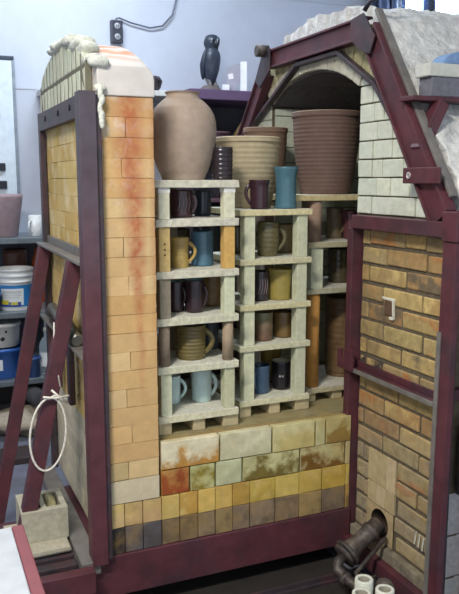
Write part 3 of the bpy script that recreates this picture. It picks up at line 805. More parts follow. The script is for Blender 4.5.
stack('left', .800, 1.130, 2.53, 2.85, [1.600, 1.458, 1.267, 1.091, .907, .716], .028,
      [(rgb(206,202,184),1),(rgb(206,202,184),1),(rgb(206,202,182),1),(rgb(208,206,180),0),(rgb(210,208,182),0),(rgb(210,206,178),0)],
      [(T('sq',WH,'white capped square'),T('sq',WH,'white capped square')),(T('sq',TN,'tan brick'),T('sq',rgb(206,166,96),'orange tan brick')),(T('sq',rgb(150,140,122),'grey brown square'),T('sq',PG,'pale square')),
       (T('tube',GB,'grey brown round'),T('tube',rgb(160,142,118),'tan grey round')),(T('sq',PG,'pale green square'),T('sq',rgb(192,192,160),'pale square'))],
      (.814, 1.073, .043), .93)
stack('middle', 1.166, 1.487, 2.60, 2.95, [1.485, 1.290, 1.107, .940, .712], .024,
      [(rgb(214,204,160),0),(rgb(206,200,164),0),(rgb(210,202,160),0),(rgb(206,204,172),0),(rgb(210,206,172),0)],
      [(T('sq',PG,'pale green square'),T('sq',rgb(198,200,172),'pale green square'))]*4, (1.188, 1.424, .046), 1.30)
stack('right', 1.515, 1.84, 2.68, 3.02, [1.538, 1.340, 1.142, .704], .024,
      [(rgb(196,180,134),0),(rgb(180,172,140),0),(rgb(182,178,150),0),(rgb(190,180,148),0)],
      [(T('tube',PK,'brown grey round'),)*2,(T('sq',PG,'pale square'),)*2,(T('tube',OR,'orange brown round'),)*2], (1.535, None, .058), 1.66, (1.44, 1.87))
for z0, z1, k, c, d, t in ((1.340,1.514,'tube',PK,'brown grey round','top'),(1.142,1.316,'sq',PG,'pale square','second'),(.704,1.118,'tube',OR,'orange brown round','bottom')):
    post(1.782, 1.834, 2.69, 2.742, z0, z1, k, c, '%s post of right stack, %s tier, partly behind the kiln jamb' % (d, t))
# rear rows (seen in the gaps, in the dark)
slab(1.43, 1.625, 3.03, 3.30, 1.472, 1.50, rgb(180,172,140), 0, 'smooth kiln shelf behind the right stack holding a brown planter')
for x, s in ((1.44, 'left'), (1.565, 'right')): post(x, x+.05, 3.2, 3.25, DECK, 1.472, 'sq', GB, 'tall grey brown square post at the %s under the rear shelf' % s)

# ------------------------------------------------------------------ pots
import math as _m
F_ = 730; TH = math.radians(66.7); PT = math.atan(117/730)
FV = (math.cos(TH)*math.cos(PT), math.sin(TH)*math.cos(PT), -math.sin(PT)); RV = (math.sin(TH), -math.cos(TH), 0)
RIGHT = Vector((RV[0], RV[1], 0)); NEAR = Vector((-math.cos(TH), -math.sin(TH), 0))
def mug_profile(r, h, shape, ribs):
    pr = []; N_ = 144 if ribs else 18
    for i in range(N_+1):
        t = i/N_
        if shape == 'cyl': k = 1-.04*(1-t)+(.0 if t > .05 else -.06)
        elif shape == 'flare': k = .84+.10*t+.10*max(0, t-.8)/.2*1.0
        elif shape == 'waist': k = .97-.04*math.sin(math.pi*t)
        elif shape == 'lip': k = .90-.07*math.sin(math.pi*t)+.12*max(0, t-.75)/.25
        elif shape == 'taper': k = .72+.28*t
        elif shape == 'round': k = .62+.42*math.sin(.35+2.0*t)
        elif shape == 'plant': k = .70+.26*math.sin(t*math.pi/2)**.8+(.04 if t > .94 else 0)
        else: k = 1
        if ribs: k *= 1+ribs[1]*math.sin(2*math.pi*ribs[0]*t)
        pr.append((r*k, h*t))
    return pr
def pot(name, label, cat, group, x, y, z, r, h, col, shape='cyl', ribs=None, inner=None, handle=None, m=M_sat, lipc=None, grad=None, hs=1.0, wall=None, hcol=None):
    """thrown pot; handle = angle in degrees from image right, turning towards the camera"""
    pr = mug_profile(r, h, shape, ribs); w = wall or r*.09
    cols = [mixc(col, grad, (i/(len(pr)-1))**2) if grad else col for i in range(len(pr))]
    rt = pr[-1][0]; lip = lipc or col; inn = inner or col
    pr += [(rt-w*.3, h+w*.35), (rt-w, h)]; cols += [lip, inn]
    for t in (.85, .6, .35, .08): pr.append((max(.003, mug_profile(r, h, shape, None)[int(t*18)][0]-w), h*t)); cols.append(inn)
    if handle is None:
        o = MB().lathe(pr, (x,y,z), cols, 36).build(name, m)
        return tag(o, label, cat, group)
    root = thing(name, (x,y,z), label, cat, group)
    MB().lathe(pr, (x,y,z), cols, 36).build('body', m, root)
    a = math.radians(handle); d = RIGHT*math.cos(a)+NEAR*math.sin(a); pts = []
    c = Vector((x,y,z))
    rr = lambda t: mug_profile(r, h, shape, None)[int(t*18)][0]
    hw = .62*r*hs
    for k in range(13):
        t = k/12; ang = math.pi*(1-t)
        zz = h*(.84-.66*t); bul = math.sin(math.pi*t)**.75*(1.15-.4*t)
        pts.append(c+d*(rr(.84-.66*t)*.95+hw*bul)+Vector((0,0,zz)))
    MB().tube(pts, [r*.13*(1.15-.3*k/12) for k in range(13)], hcol or col, 10, 1.35).build('handle', m, root)
    return root
def X_at(px, y):  # world X on depth Y for an image column
    a = (px-229.5)/F_
    # horizontal ray direction ~ FV + a*RV ; small pitch effect ignored through the plane equation
    dx = FV[0]+a*RV[0]; dy = FV[1]+a*RV[1]
    return y*dx/dy
def at(px, y): return X_at(px, y)
DKP = rgb(58,36,44); BLU = rgb(74,110,132); OLV = rgb(108,96,58); TAN_ = rgb(176,150,86); PBL = rgb(196,218,218); BLK = rgb(30,28,32); BRN = rgb(104,78,52); CREAM = rgb(172,158,128); CLAY = rgb(124,96,84)
MG = 'mugs and tumblers on the kiln shelves'
# left stack
z1, z2, z3, z4, z5 = 1.458, 1.267, 1.091, .907, .716
pot('mug', 'dark plum mug with pale carved lines in the top tier of the left stack', 'mug', MG, at(182,2.66), 2.66, z1, .045, .104, DKP, 'cyl', m=M_glaze, handle=12, hs=.55, hcol=rgb(92,72,80))
pot('mug', 'dark blue mug at the back of the top tier of the left stack', 'mug', MG, at(203,2.76), 2.76, z1, .036, .098, rgb(44,52,66), 'cyl', m=M_glaze)
pot('mug', 'yellow tan mug with a large handle in the left stack, second tier', 'mug', MG, at(180,2.65), 2.65, z2, .037, .115, TAN_, 'waist', (9,.008), handle=8, hs=1.3)
pot('mug', 'blue tumbler beside the yellow tan mug in the left stack', 'tumbler', MG, at(202.5,2.68), 2.68, z2, .046, .135, BLU, 'waist', m=M_glaze, inner=rgb(40,70,90))
pot('mug', 'dark purple mug with pale rim, left one of the pair in the left stack', 'mug', MG, at(175.5,2.68), 2.68, z3, .036, .118, rgb(52,38,44), 'cyl', m=M_glaze, inner=rgb(140,176,178), handle=40, hs=.7)
pot('mug', 'dark purple mug with pale blue inside, right one of the pair in the left stack', 'mug', MG, at(194.5,2.64), 2.64, z3, .039, .126, rgb(50,36,42), 'cyl', m=M_glaze, inner=rgb(140,182,190), handle=25, hs=.7)
pot('jar', 'plain brown cylinder behind the pair of dark purple mugs', 'jar', MG, at(211,2.75), 2.75, z3, .042, .125, rgb(112,86,50), 'cyl')
pot('mug', 'wide olive ribbed mug in the left stack, fourth tier', 'mug', MG, at(190.5,2.645), 2.645, z4, .060, .133, OLV, 'cyl', (9,.018), handle=8, hs=.85, m=M_glaze, inner=rgb(90,84,56))
pot('mug', 'dark blue mug half hidden behind the wide olive ribbed mug', 'mug', MG, at(208.5,2.77), 2.77, z4, .042, .118, rgb(48,54,62), 'cyl', m=M_glaze)
pot('mug', 'pale blue mug half behind the front left post, bottom of the left stack', 'mug', MG, at(170,2.70), 2.70, z5, .038, .112, PBL, 'cyl', handle=5, hs=1.0, m=M_glaze, inner=rgb(206,224,224))
pot('mug', 'pale blue mug with its handle to the right, bottom of the left stack', 'mug', MG, at(201,2.68), 2.68, z5, .042, .130, PBL, 'cyl', handle=5, hs=.8, m=M_glaze, inner=rgb(206,224,224))
# middle stack
z1, z2, z3, z4 = 1.290, 1.107, .940, .712
pot('mug', 'olive mug with ribbed belly and handle, top tier of the middle stack', 'mug', MG, at(267,2.70), 2.70, z1, .048, .140, rgb(96,90,62), 'round', (7,.012), handle=6, hs=.85, m=M_glaze)
pot('mug', 'tan mug half hidden behind the olive ribbed mug in the middle stack', 'mug', MG, at(284,2.81), 2.81, z1, .040, .120, rgb(140,124,84), 'cyl')
pot('mug', 'brown shiny mug at the back left corner of the middle stack, top tier', 'mug', MG, at(235.5,2.86), 2.86, z1, .040, .115, rgb(84,74,46), 'cyl', m=M_glaze)
pot('mug', 'dark mug with carved pale lines in the middle stack, second tier', 'mug', MG, at(260,2.70), 2.70, z2, .037, .122, rgb(52,46,52), 'cyl', m=M_glaze, handle=-100, hs=.6)
pot('tumbler', 'yellow olive flared tumbler in the middle stack, second tier', 'tumbler', MG, at(279.5,2.70), 2.70, z2, .056, .128, rgb(150,134,70), 'flare', m=M_glaze)
pot('tumbler', 'tumbler with green top and brown base in the middle stack, third tier', 'tumbler', MG, at(263.5,2.69), 2.69, z3, .040, .118, rgb(112,84,66), 'cyl', grad=rgb(120,124,92))
pot('tumbler', 'streaky brown tumbler in the middle stack, third tier', 'tumbler', MG, at(283.5,2.72), 2.72, z3, .044, .108, rgb(112,88,52), 'cyl', m=M_glaze, inner=rgb(70,52,32))
pot('mug', 'denim blue mug at the bottom of the middle stack', 'mug', MG, at(261,2.70), 2.70, z4, .040, .118, rgb(66,88,112), 'cyl', m=M_glaze, handle=120, hs=.7, inner=rgb(40,60,84))
bm_ = pot('mug', 'black mug with a small white mark at the bottom of the middle stack', 'mug', MG, at(282,2.72), 2.72, z4, .040, .122, BLK, 'cyl', m=M_glaze, inner=rgb(170,168,150), lipc=rgb(170,165,150), handle=-60, hs=.7)
mk = MB(); mc = Vector((at(282,2.72), 2.72, z4+.062))+NEAR*.0398
for (a, b) in (((-.012,-.005),(-.008,.005)), ((-.008,.005),(-.004,-.005)), ((.0,.004),(.004,-.004)), ((.004,-.004),(.008,.004)), ((-.01,-.001),(-.006,-.001))):
    mk.bar(mc+RIGHT*a[0]+Vector((0,0,a[1])), mc+RIGHT*b[0]+Vector((0,0,b[1])), .0016, .0016, NEAR, rgb(210,206,196))
mk.build('emblem', M_paint, bm_)
pot('bowl', 'small gold brown bowl behind the two mugs, bottom of the middle stack', 'bowl', MG, at(271,2.84), 2.84, z4+.0, .05, .165, rgb(112,92,44), 'taper', m=M_glaze)
def carve(root, c, r, h, n=4):
    cm = MB(); c = Vector(c)
    for k in range(n):
        a0 = -.25+.32*k; pp = []
        for j in range(7):
            t = j/6; a = a0+.22*math.sin(t*2.6); d = NEAR*math.cos(a)+RIGHT*math.sin(a)
            pp.append(c+d*(r-.0002)+Vector((0,0,h*(.25+.55*t))))
        cm.tube(pp, .0011, rgb(150,132,138), 6)
    lab(cm.build('carving', M_sat, root), 'pale carved lines')
for o in list(COL.objects):
    if o.get('label', '').startswith('dark plum mug with pale carved'): carve(o, WORLD[o.name], .0447, .104)
    if o.get('label', '').startswith('dark mug with carved pale'): carve(o, tuple(o.location), .0368, .122)
# right stack
z1, z2, z3 = 1.340, 1.142, .704
pot('mug', 'brown waisted mug with a handle in the right stack, top tier', 'mug', MG, at(333,2.86), 2.86, z1, .040, .137, rgb(112,98,74), 'waist', handle=50, hs=.9)
pot('mug', 'plum mug with a dark rim in the right stack, top tier', 'mug', MG, at(349,2.80), 2.80, z1, .044, .125, rgb(98,60,66), 'taper', m=M_glaze, lipc=rgb(60,56,52))
pot('jar', 'dark olive ribbed jar in the right stack, second tier', 'jar', MG, at(338,2.83), 2.83, z2, .050, .150, rgb(76,68,50), 'cyl', (6,.012), m=M_glaze)
pot('jar', 'tall brown ribbed cylinder filling the bottom tier of the right stack', 'jar', MG, at(342,2.85), 2.85, z3, .075, .365, rgb(110,86,58), 'cyl', (14,.006), lipc=rgb(130,118,92))
# on top of the stacks
GP = 'big pots on top of the stacks'
vx = at(184.5, 2.695); prv = []
for t, k in ((0,.64),(.06,.69),(.15,.80),(.3,.92),(.45,.98),(.58,1.0),(.70,.97),(.80,.86),(.88,.68),(.925,.54),(.955,.48),(.975,.475),(.99,.51),(1.0,.53)):
    prv.append((.128*k, .328*t))
import itertools
def smooth_prof(p, n=4):
    out = []
    for i in range(len(p)-1):
        p0 = p[max(i-1,0)]; p1 = p[i]; p2 = p[i+1]; p3 = p[min(i+2, len(p)-1)]
        for k in range(n):
            t = k/n
            out.append(tuple(.5*((2*p1[j])+(-p0[j]+p2[j])*t+(2*p0[j]-5*p1[j]+4*p2[j]-p3[j])*t*t+(-p0[j]+3*p1[j]-3*p2[j]+p3[j])*t**3) for j in (0,1)))
    return out+[p[-1]]
prv = [(r*(1+.004*math.sin(h*240)), h) for r, h in smooth_prof(prv)]+[(.058,.323),(.05,.31),(.06,.28)]
vc = rgb(166,148,132)
vase = MB().lathe(prv, (vx, 2.695, 1.6), [vc]*len(prv), 48).build('vase', M_matte)
tag(vase, 'big round shouldered vase of bare tan clay on top of the left stack', 'vase', GP)
pot('mug', 'dark ribbed mug beside the big tan vase on the left stack', 'mug', GP, at(222.5,2.63), 2.63, 1.6, .041, .122, rgb(46,38,44), 'cyl', (7,.02), m=M_glaze, handle=200, hs=.4)
pot('planter', 'cream ribbed planter on top of the middle stack', 'planter', GP, at(247,2.825), 2.825, 1.485, .138, .285, CREAM, 'plant', (14,.006), m=M_matte, inner=rgb(150,138,116), lipc=rgb(186,172,146))
pot('mug', 'dark plum mug with a handle in front of the cream planter', 'mug', GP, at(258.5,2.655), 2.655, 1.485, .041, .115, DKP, 'flare', m=M_glaze, handle=170, hs=.8)
pot('tumbler', 'tall teal blue tumbler beside the cream planter on the middle stack', 'tumbler', GP, at(284.5,2.66), 2.66, 1.485, .050, .166, rgb(72,108,122), 'lip', m=M_glaze, inner=rgb(40,70,84))
pot('planter', 'large brown ribbed planter on top of the right stack', 'planter', GP, at(323,2.88), 2.88, 1.538, .155, .352, rgb(104,82,73), 'plant', (20,.005), m=M_matte, inner=rgb(84,62,52), lipc=rgb(150,124,102))
pot('planter', 'brown planter half hidden between the cream and the large brown planters', 'planter', GP, 1.53, 3.13, 1.5, .105, .335, rgb(122,98,82), 'plant', (14,.004), m=M_matte, inner=rgb(84,66,54), lipc=rgb(146,128,104))
# rear rows of shelves and pots, added to darken the gaps in the stacks
REAR = 'dark jars added at the back of the kiln car'
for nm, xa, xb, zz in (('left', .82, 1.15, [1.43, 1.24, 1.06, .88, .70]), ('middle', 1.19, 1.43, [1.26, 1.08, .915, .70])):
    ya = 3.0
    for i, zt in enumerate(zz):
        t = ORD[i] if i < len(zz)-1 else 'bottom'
        slab(xa, xb, ya, ya+.3, zt-.024, zt, rgb(150,144,120), 0, 'added dark kiln shelf in the rear row behind the %s stack, %s one' % (nm, t))
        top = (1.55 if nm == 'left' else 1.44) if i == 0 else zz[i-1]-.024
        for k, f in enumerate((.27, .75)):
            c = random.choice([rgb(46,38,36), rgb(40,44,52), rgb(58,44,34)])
            pot('jar', 'added dark jar in the rear row behind the %s stack, %s tier, %s one' % (nm, t, 'left' if k == 0 else 'right'), 'jar', REAR, xa+f*(xb-xa), ya+.12, zt, .23*(xb-xa), (top-zt)*.86, c, 'cyl')
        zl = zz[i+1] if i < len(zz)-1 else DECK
        post(xa+.01, xa+.05, ya+.255, ya+.295, zl, zt-.024, 'sq', GB, 'added left post under the %s rear shelf behind the %s stack' % (t, nm))
        post(xb-.05, xb-.01, ya+.255, ya+.295, zl, zt-.024, 'sq', GB, 'added right post under the %s rear shelf behind the %s stack' % (t, nm))

# ------------------------------------------------------------------ things on the kiln roof ledge
tag(MB().box(1.655, 1.95, 2.095, 2.165, 1.8845, 1.95, rgb(112,112,122)).build('grey_brick', M_conc, None, .003), 'dark grey block lying on the steel ledge at the kiln roof', 'brick')
tag(MB().box(1.640, 1.96, 2.09, 2.172, 1.9505, 1.995, rgb(196,196,188)).build('white_brick', M_white, None, .004), 'pale soft brick on top of the dark grey block', 'brick')
hr = MB(); pr = [(1.70, 1.9955)]+[(1.80-.10*math.cos(math.pi*k/14), 1.9955+.045*math.sin(math.pi*k/14)) for k in range(1, 14)]+[(1.90, 1.9955)]
tag(MB().prism(pr, 1, 2.095, 2.165, rgb(120,150,190)).build('half_round_block', M_conc, None, .003), 'blue grey half round block on top of the pale soft brick', 'block')
tag(MB().tube([(2.05, 2.62, 2.235), (2.05, 2.62, 3.7)], .012, rgb(70,78,96), 10).build('hanging_rod', M_metal), 'thin steel rod hanging from the ceiling to the kiln top', 'rod')
hp = [(1.575, 2.40, 2.216), (1.59, 2.385, 2.25), (1.65, 2.34, 2.275), (1.672, 2.335, 2.31), (1.672, 2.335, 2.36), (1.672, 2.335, 2.6)]
tag(MB().tube(hp, .009, rgb(54,52,62), 10).build('iron_hook', M_metal), 'dark iron hook bar rising from the frame corner of the kiln', 'hook')

# ------------------------------------------------------------------ back of the room
YW = YB
# shelf board on the wall with the owl
wsu = thing('wall_cabinet', (2.6, 4.85, 0), 'dark open wall cabinet with a purple edged top behind the kiln', 'cabinet')
lab(MB().box(1.70, 3.4, 4.60, YW-.002, 2.125, 2.19, rgb(98,76,108)).build('top', M_paint, wsu, .004), 'purple top board')
MB().box(1.70, 3.4, YW-.02, YW-.002, 0, 2.125, rgb(54,52,62)).build('back_panel', M_paint, wsu)
for x in (1.70, 2.55, 3.37): MB().box(x, x+.03, 4.64, YW-.021, 0, 2.125, rgb(60,52,58)).build('side_panel', M_paint, wsu)
for z in (1.87, 1.45, 1.0, .5):
    MB().box(1.731, 2.549, 4.64, YW-.021, z, z+.025, rgb(96,68,80)).build('shelf', M_paint, wsu, .002); MB().box(2.581, 3.369, 4.64, YW-.021, z, z+.025, rgb(96,68,80)).build('shelf', M_paint, wsu, .002)
lab(MB().box(.80, 1.699, 4.72, YW-.002, 2.145, 2.18, rgb(196,196,194)).build('side_board', M_paint, wsu, .003), 'pale shelf board at the left end')
# owl figurine
ox, oy, oz = 1.925, 4.80, 2.1905
owl = thing('owl_statue', (ox, oy, oz), 'dark blue grey owl statue perched on a stump on the purple shelf', 'statue')
OB = rgb(44,52,66); k_ = .82; O = Vector((ox,oy,oz)); fd_ = (RIGHT*.62+NEAR*.78).normalized(); sd_ = Vector((fd_.y*-1, fd_.x, 0))
body = MB()
prb = smooth_prof([(.02,.0),(.035,.02),(.055,.06),(.074,.13),(.082,.20),(.076,.255),(.060,.285),(.062,.305),(.072,.335),(.071,.365),(.055,.392),(.03,.405),(.004,.409)], 3)
body.lathe([(r*k_*.92, h*k_) for r, h in prb], O+Vector((0,0,.048)), OB, 28)
for i, p in enumerate(list(body.v)):
    p = Vector(p); q_ = mnoise.noise(Vector((p.x*50, p.y*50, p.z*28)))
    lean = (p.z-oz)*.03
    p = p+(p-Vector((ox,oy,p.z)))*q_*.09+RIGHT*lean; body.v[i] = tuple(p)
body.build('body', M_sat, owl)
for sg in (-1, 1):
    w_ = MB(); w_.ell(O+Vector((0,0,.185))+sd_*sg*.056-fd_*.008, (.022,.022,.10), rgb(38,48,64), 14, 12)
    for i, p in enumerate(list(w_.v)):
        p = Vector(p); w_.v[i] = tuple(p+fd_*((p.z-oz-.185)*.18)-sd_*sg*abs(p.z-oz-.185)*.12)
    w_.build('wing', M_sat, owl)
    e = MB(); c = O+Vector((0,0,.338))+sd_*sg*.022+fd_*.052
    e.ell(c, (.014,.014,.014), rgb(96,106,122), 12, 8); e.ell(c+fd_*.009, (.008,.008,.008), rgb(14,14,18), 10, 6); e.build('eye', M_glaze, owl)
    MB().tube([O+Vector((0,0,.035))+sd_*sg*.026+fd_*.05, O+Vector((0,0,.05))+sd_*sg*.024+fd_*.03, O+Vector((0,0,.085))+sd_*sg*.022], [.010,.013,.018], rgb(92,90,90)).build('foot', M_sat, owl)
MB().lathe([(.012,0),(.008,.016),(.001,.028)], O+Vector((0,0,.33))+fd_*.058, rgb(70,72,76), 10, (fd_.x*.5, fd_.y*.5, -1)).build('beak', M_sat, owl)
st = MB().lathe([(.07,0),(.078,.008),(.072,.025),(.05,.046),(.01,.05)], O, rgb(92,84,82), 18)
for i, p in enumerate(list(st.v)):
    k = mnoise.noise(Vector(p)*30); st.v[i] = (p[0]+k*.014, p[1]+k*.014, p[2]+(k*.006 if p[2] > oz+.002 else 0))
lab(st.build('stump', M_matte, owl), 'brown grey stump')
# card box beside the owl
bx = MB(); c0 = Vector((2.115, 4.80, 2.1905))
card = thing('display_box', c0, 'white display box with a grey pointed panel right of the owl', 'box')
bx.bar(c0+RIGHT*.054+Vector((0,0,.0)), c0+RIGHT*.054+Vector((0,0,.212)), .045, .09, NEAR, rgb(226,226,230)); bx.build('box', M_paint, card, .002)
pg = MB(); q = lambda a, z, d: c0+RIGHT*a+NEAR*d+Vector((0,0,z))
poly = [(-.066,.172),(.03,.2),(.03,.08),(-.022,.0),(-.038,.0),(-.062,.055)]
n0 = 0
for d in (.035, .044): pg.v += [tuple(q(a, z, d)) for a, z in poly]
m = len(poly); pg.face(list(range(m)), rgb(150,148,162)); pg.face([m+i for i in range(m)][::-1], rgb(150,148,162))
for i in range(m): pg.face([i, (i+1) % m, m+(i+1) % m, m+i], rgb(150,148,162))
lab(pg.build('panel', M_paint, card), 'grey pointed panel')
ws = MB(); ws.bar(q(-.052,.11,.046), q(-.018,.115,.046), .003, .038, (0,0,1), rgb(222,214,218)); lab(ws.build('sticker', M_paint, card), 'pale square sticker')
c1 = Vector((2.022, 4.755, 2.1905))
tag(MB().bar(c1-RIGHT*.025, c1+RIGHT*.025, .05, .052, (0,0,1), rgb(224,224,228), (0,.026)).build('white_block', M_paint, None, .003), 'small white block between the owl and the display box', 'block')
# dim things in the cabinet
crumple_ = MB()
tag(MB().lathe([(.025,0),(.04,.01),(.058,.045),(.062,.07),(.056,.07),(.04,.03)], (1.80, 4.84, 1.8955), rgb(70,76,110), 24).build('bowl', M_sat), 'blue grey bowl on the upper cabinet shelf behind the vase', 'bowl')
cc = MB()
for k in range(7):
    cc.tube([(2.10+.03*k, 4.78+.01*(k % 3), 1.897), (2.14+.03*k, 4.80, 1.95), (2.18+.028*k, 4.82, 2.02)], [.016,.018,.004], vary(rgb(170,150,110), .15), 8)
tag(cc.build('dried_grass', M_fabric), 'bundle of dried straw leaning on the upper cabinet shelf', 'dried grass')
tag(MB().lathe([(.05,0),(.075,.012),(.085,.03),(.078,.034),(.04,.02)], (1.965, 4.76, 1.8955), rgb(90,64,70), 24).build('plate', M_sat), 'reddish brown plate on the upper cabinet shelf beside the straw', 'plate')
pb2 = MB().lathe([(.04,0),(.06,.03),(.07,.07),(.05,.10),(.04,.10),(.05,.06)], (1.52, 4.85, 2.1805), rgb(58,48,56), 20)
for i, p in enumerate(list(pb2.v)):
    k = mnoise.noise(Vector(p)*40); pb2.v[i] = (p[0]+k*.02, p[1]+k*.02, p[2]+(k*.015 if p[2] > 2.185 else 0))
tag(pb2.build('small_pot', M_sat), 'small dark lumpy pot on the pale shelf board behind the vase', 'pot')
# outlet with conduit
ot = thing('outlet_box', (1.347, YW-.03, 2.52), 'grey double outlet box high on the wall', 'outlet')
MB().box(1.307, 1.387, YW-.05, YW-.001, 2.52, 2.67, rgb(74,76,86)).build('housing', M_metal, ot, .006)
for z in (2.56, 2.63):
    e = MB().lathe([(.02,0),(.021,.004),(.018,.007),(.002,.007)], (1.347, YW-.05, z), rgb(150,152,158), 18, (0,-1,0)).build('receptacle', M_plastic, ot)
    MB().box(1.340, 1.3435, YW-.0585, YW-.0572, z-.008, z+.008, rgb(30,30,30)).box(1.351, 1.3545, YW-.0585, YW-.0572, z-.008, z+.008, rgb(30,30,30)).build('slot', M_plastic, e)
cp_ = [(1.347, YW-.025, 2.67), (1.347, YW-.025, 2.682), (1.37, YW-.02, 2.69), (1.45, YW-.02, 2.665), (1.588, YW-.02, 2.641), (1.68, YW-.02, 2.662), (1.75, YW-.02, 2.74), (1.78, YW-.02, 2.843), (1.79, YW-.02, 3.0), (1.79, YW-.02, 3.68)]
lab(MB().tube([tuple(v) for v in cp_], .0055, rgb(96,100,112), 8).build('conduit', M_metal, ot), 'grey flexible conduit')
# wall board with clips
wbx = thing('wall_board', (.3, YW-.02, 1.5), 'pale framed board with dark clips on the back wall above the shelving', 'board')
MB().box(-.3, .645, YW-.03, YW-.001, 1.50, 2.365, rgb(206,218,228)).build('panel', M_paint, wbx, .002)
lab(MB().box(-.3, .66, YW-.034, YW-.001, 2.366, 2.392, rgb(70,78,92)).box(.646, .662, YW-.034, YW-.001, 1.50, 2.366, rgb(150,160,172)).build('frame', M_metal, wbx, .002), 'metal frame with a dark top edge')
for z, x1 in ((2.0, .555), (1.66, .575), (1.545, .58)):
    for x in (x1-.06, x1-.36): lab(MB().box(x, x+.06, YW-.05, YW-.0305, z, z+.05, rgb(40,44,54)).build('clip', M_plastic, wbx, .004), 'dark clip')
# pipes beside the window
for i, (x, r) in enumerate(((3.36, .035), (3.46, .045), (3.57, .03))):
    tag(MB().tube([(x, YW-.07, 2.2), (x, YW-.07, ZC)], r, rgb(78,92,122), 14).build('wall_pipe', M_metal), ['thin blue grey pipe, leftmost of three left of the window', 'thickest blue grey pipe, middle of three left of the window', 'blue grey pipe nearest the bright window'][i], 'pipe', 'pipes beside the window')

# ------------------------------------------------------------------ metal shelving at left with its contents
su = thing('metal_shelving', (.2, 4.8, 0), 'grey metal shelving unit against the wall at left', 'shelving')
GS = rgb(122,132,140)
SY0 = 4.60
for z in (1.25, .79, .36):
    MB().box(-.5, .78, SY0, YW-.01, z-.035, z, GS).build('shelf', M_metal, su, .003)
lab(MB().box(-.5, .78, YW-.009, YW-.002, .3, 1.215, rgb(84,88,98)).build('back_panel', M_paint, su), 'dark grey back panel')
lab(MB().box(-.5, .78, YW-.03, YW-.012, .0, .30, rgb(30,30,34)).box(-.5, .78, SY0+.22, SY0+.23, .02, .32, rgb(30,30,34)).build('under_shelf_shade', M_paint, su), 'black sheet for the shade under the lowest shelf')  # black sheets stand in for the shade below the lowest shelf
for x in (-.5, .755):
    for y in (SY0+.002, YW-.045): MB().box(x, x+.025, y, y+.03, 0, 1.215, rgb(60,64,70)).build('upright', M_metal, su)
SG = 'containers on the metal shelving'
tag(MB().lathe([(.10,0),(.105,.01),(.135,.20),(.142,.245),(.142,.262),(.130,.262),(.122,.21),(.09,.02)], (.495, 4.77, 1.25), rgb(150,130,136), 40).build('planter', M_matte), 'mauve grey planter on the top shelf of the metal shelving', 'planter', SG)
cu = thing('cup', (.70, 4.72, 1.25), 'white cup at the right end of the top metal shelf', 'cup', SG)
MB().lathe([(.034,0),(.04,.01),(.042,.13),(.038,.132),(.034,.02)], (.70,4.72,1.25), rgb(212,214,214), 24).build('body', M_glaze, cu)
MB().tube([(.67,4.69,1.35),(.655,4.665,1.34),(.652,4.66,1.31),(.66,4.675,1.28),(.675,4.69,1.275)], .006, rgb(212,214,214), 8).build('handle', M_glaze, cu)
def pail(name, x, y, z, r, h, body, label, band=None, rimc=None, lbl=True, lid=False):
    rt = thing(name, (x,y,z), label, 'bucket', SG)
    bc = rimc or rgb(216,218,218)
    pr = [(r*.86,0),(r*.87,.005),(r*.88,h*.12),(r*.95,h*.66),(r*.955,h*.665),(r*1.0,h*.67),(r*1.0,h*.72),(r*.965,h*.725),(r*.97,h*.80),(r*1.01,h*.805),(r*1.01,h*.86),(r*.98,h*.865),(r*.99,h*.94),(r*1.02,h*.945),(r*1.02,h),(r*.96,h),(r*.93,h*.9),(r*.84,h*.1)]
    MB().lathe(pr, (x,y,z), [body]*5+[bc]*(len(pr)-5), 40).build('body', M_plastic, rt)
    if lbl:
        lb = MB(); n0 = 0; seg = 20
        for (f0, f1, c, e) in (((.10),(.62), rgb(44,118,178), .002), (.14,.54,None,.004), (.10,.22,rgb(60,84,150),.005)):
            a0, a1 = (-1.45, 1.45) if c and e < .004 else ((-.55,.75) if c is None else (-.9,.6))
            cc_ = c or rgb(216,220,220); n0 = len(lb.v)
            for k in range(seg+1):
                a = a0+(a1-a0)*k/seg; d = NEAR*math.cos(a)+RIGHT*math.sin(a)
                for f in (f0, f1):
                    rr = r*(.865+.13*f)+e; lb.v.append(tuple(Vector((x,y,z+h*f))+d*rr))
            for k in range(seg): lb.face([n0+2*k, n0+2*k+2, n0+2*k+3, n0+2*k+1], cc_, True)
        lab(lb.build('label_wrap', M_plastic, rt), 'blue and white printed label')
        yl = MB(); n0 = 0
        for j, (a0, a1, f0, f1, c) in enumerate(((-.6,-.1,.16,.26,rgb(200,190,60)),(.0,.4,.15,.22,rgb(190,180,70)),(-.5,.6,.46,.475,rgb(120,130,140)),(-.5,.6,.42,.43,rgb(140,150,156)),(-.5,.6,.37,.38,rgb(140,150,156)),(-.5,.5,.32,.33,rgb(150,156,160)))):
            n0 = len(yl.v)
            for k in range(7):
                a = a0+(a1-a0)*k/6; d = NEAR*math.cos(a)+RIGHT*math.sin(a)
                for f in (f0, f1): yl.v.append(tuple(Vector((x,y,z+h*f))+d*(r*(.865+.13*f)+.0065)))
            for k in range(6): yl.face([n0+2*k, n0+2*k+2, n0+2*k+3, n0+2*k+1], c)
        yl.build('print', M_plastic, rt)
    return rt
pail('bucket', at(15.5,4.76), 4.76, .79, .116, .262, rgb(206,210,210), 'white bucket with a blue and yellow label on the middle metal shelf')
tag(MB().lathe([(.05,0),(.052,.10),(.06,.105),(.06,.125),(.05,.125),(.045,.02)], (at(-9,4.655), 4.655, .79), rgb(52,104,176), 28).build('tub', M_plastic), 'small blue tub left of the labelled white bucket', 'tub', SG)
tag(MB().lathe([(.04,0),(.06,.05),(.078,.33),(.075,.36),(.07,.36),(.06,.1)], (.60, 4.985, .79), rgb(104,66,52), 28).build('brown_bowl', M_sat), 'brown bowl shaped pot behind the labelled white bucket', 'pot', SG)
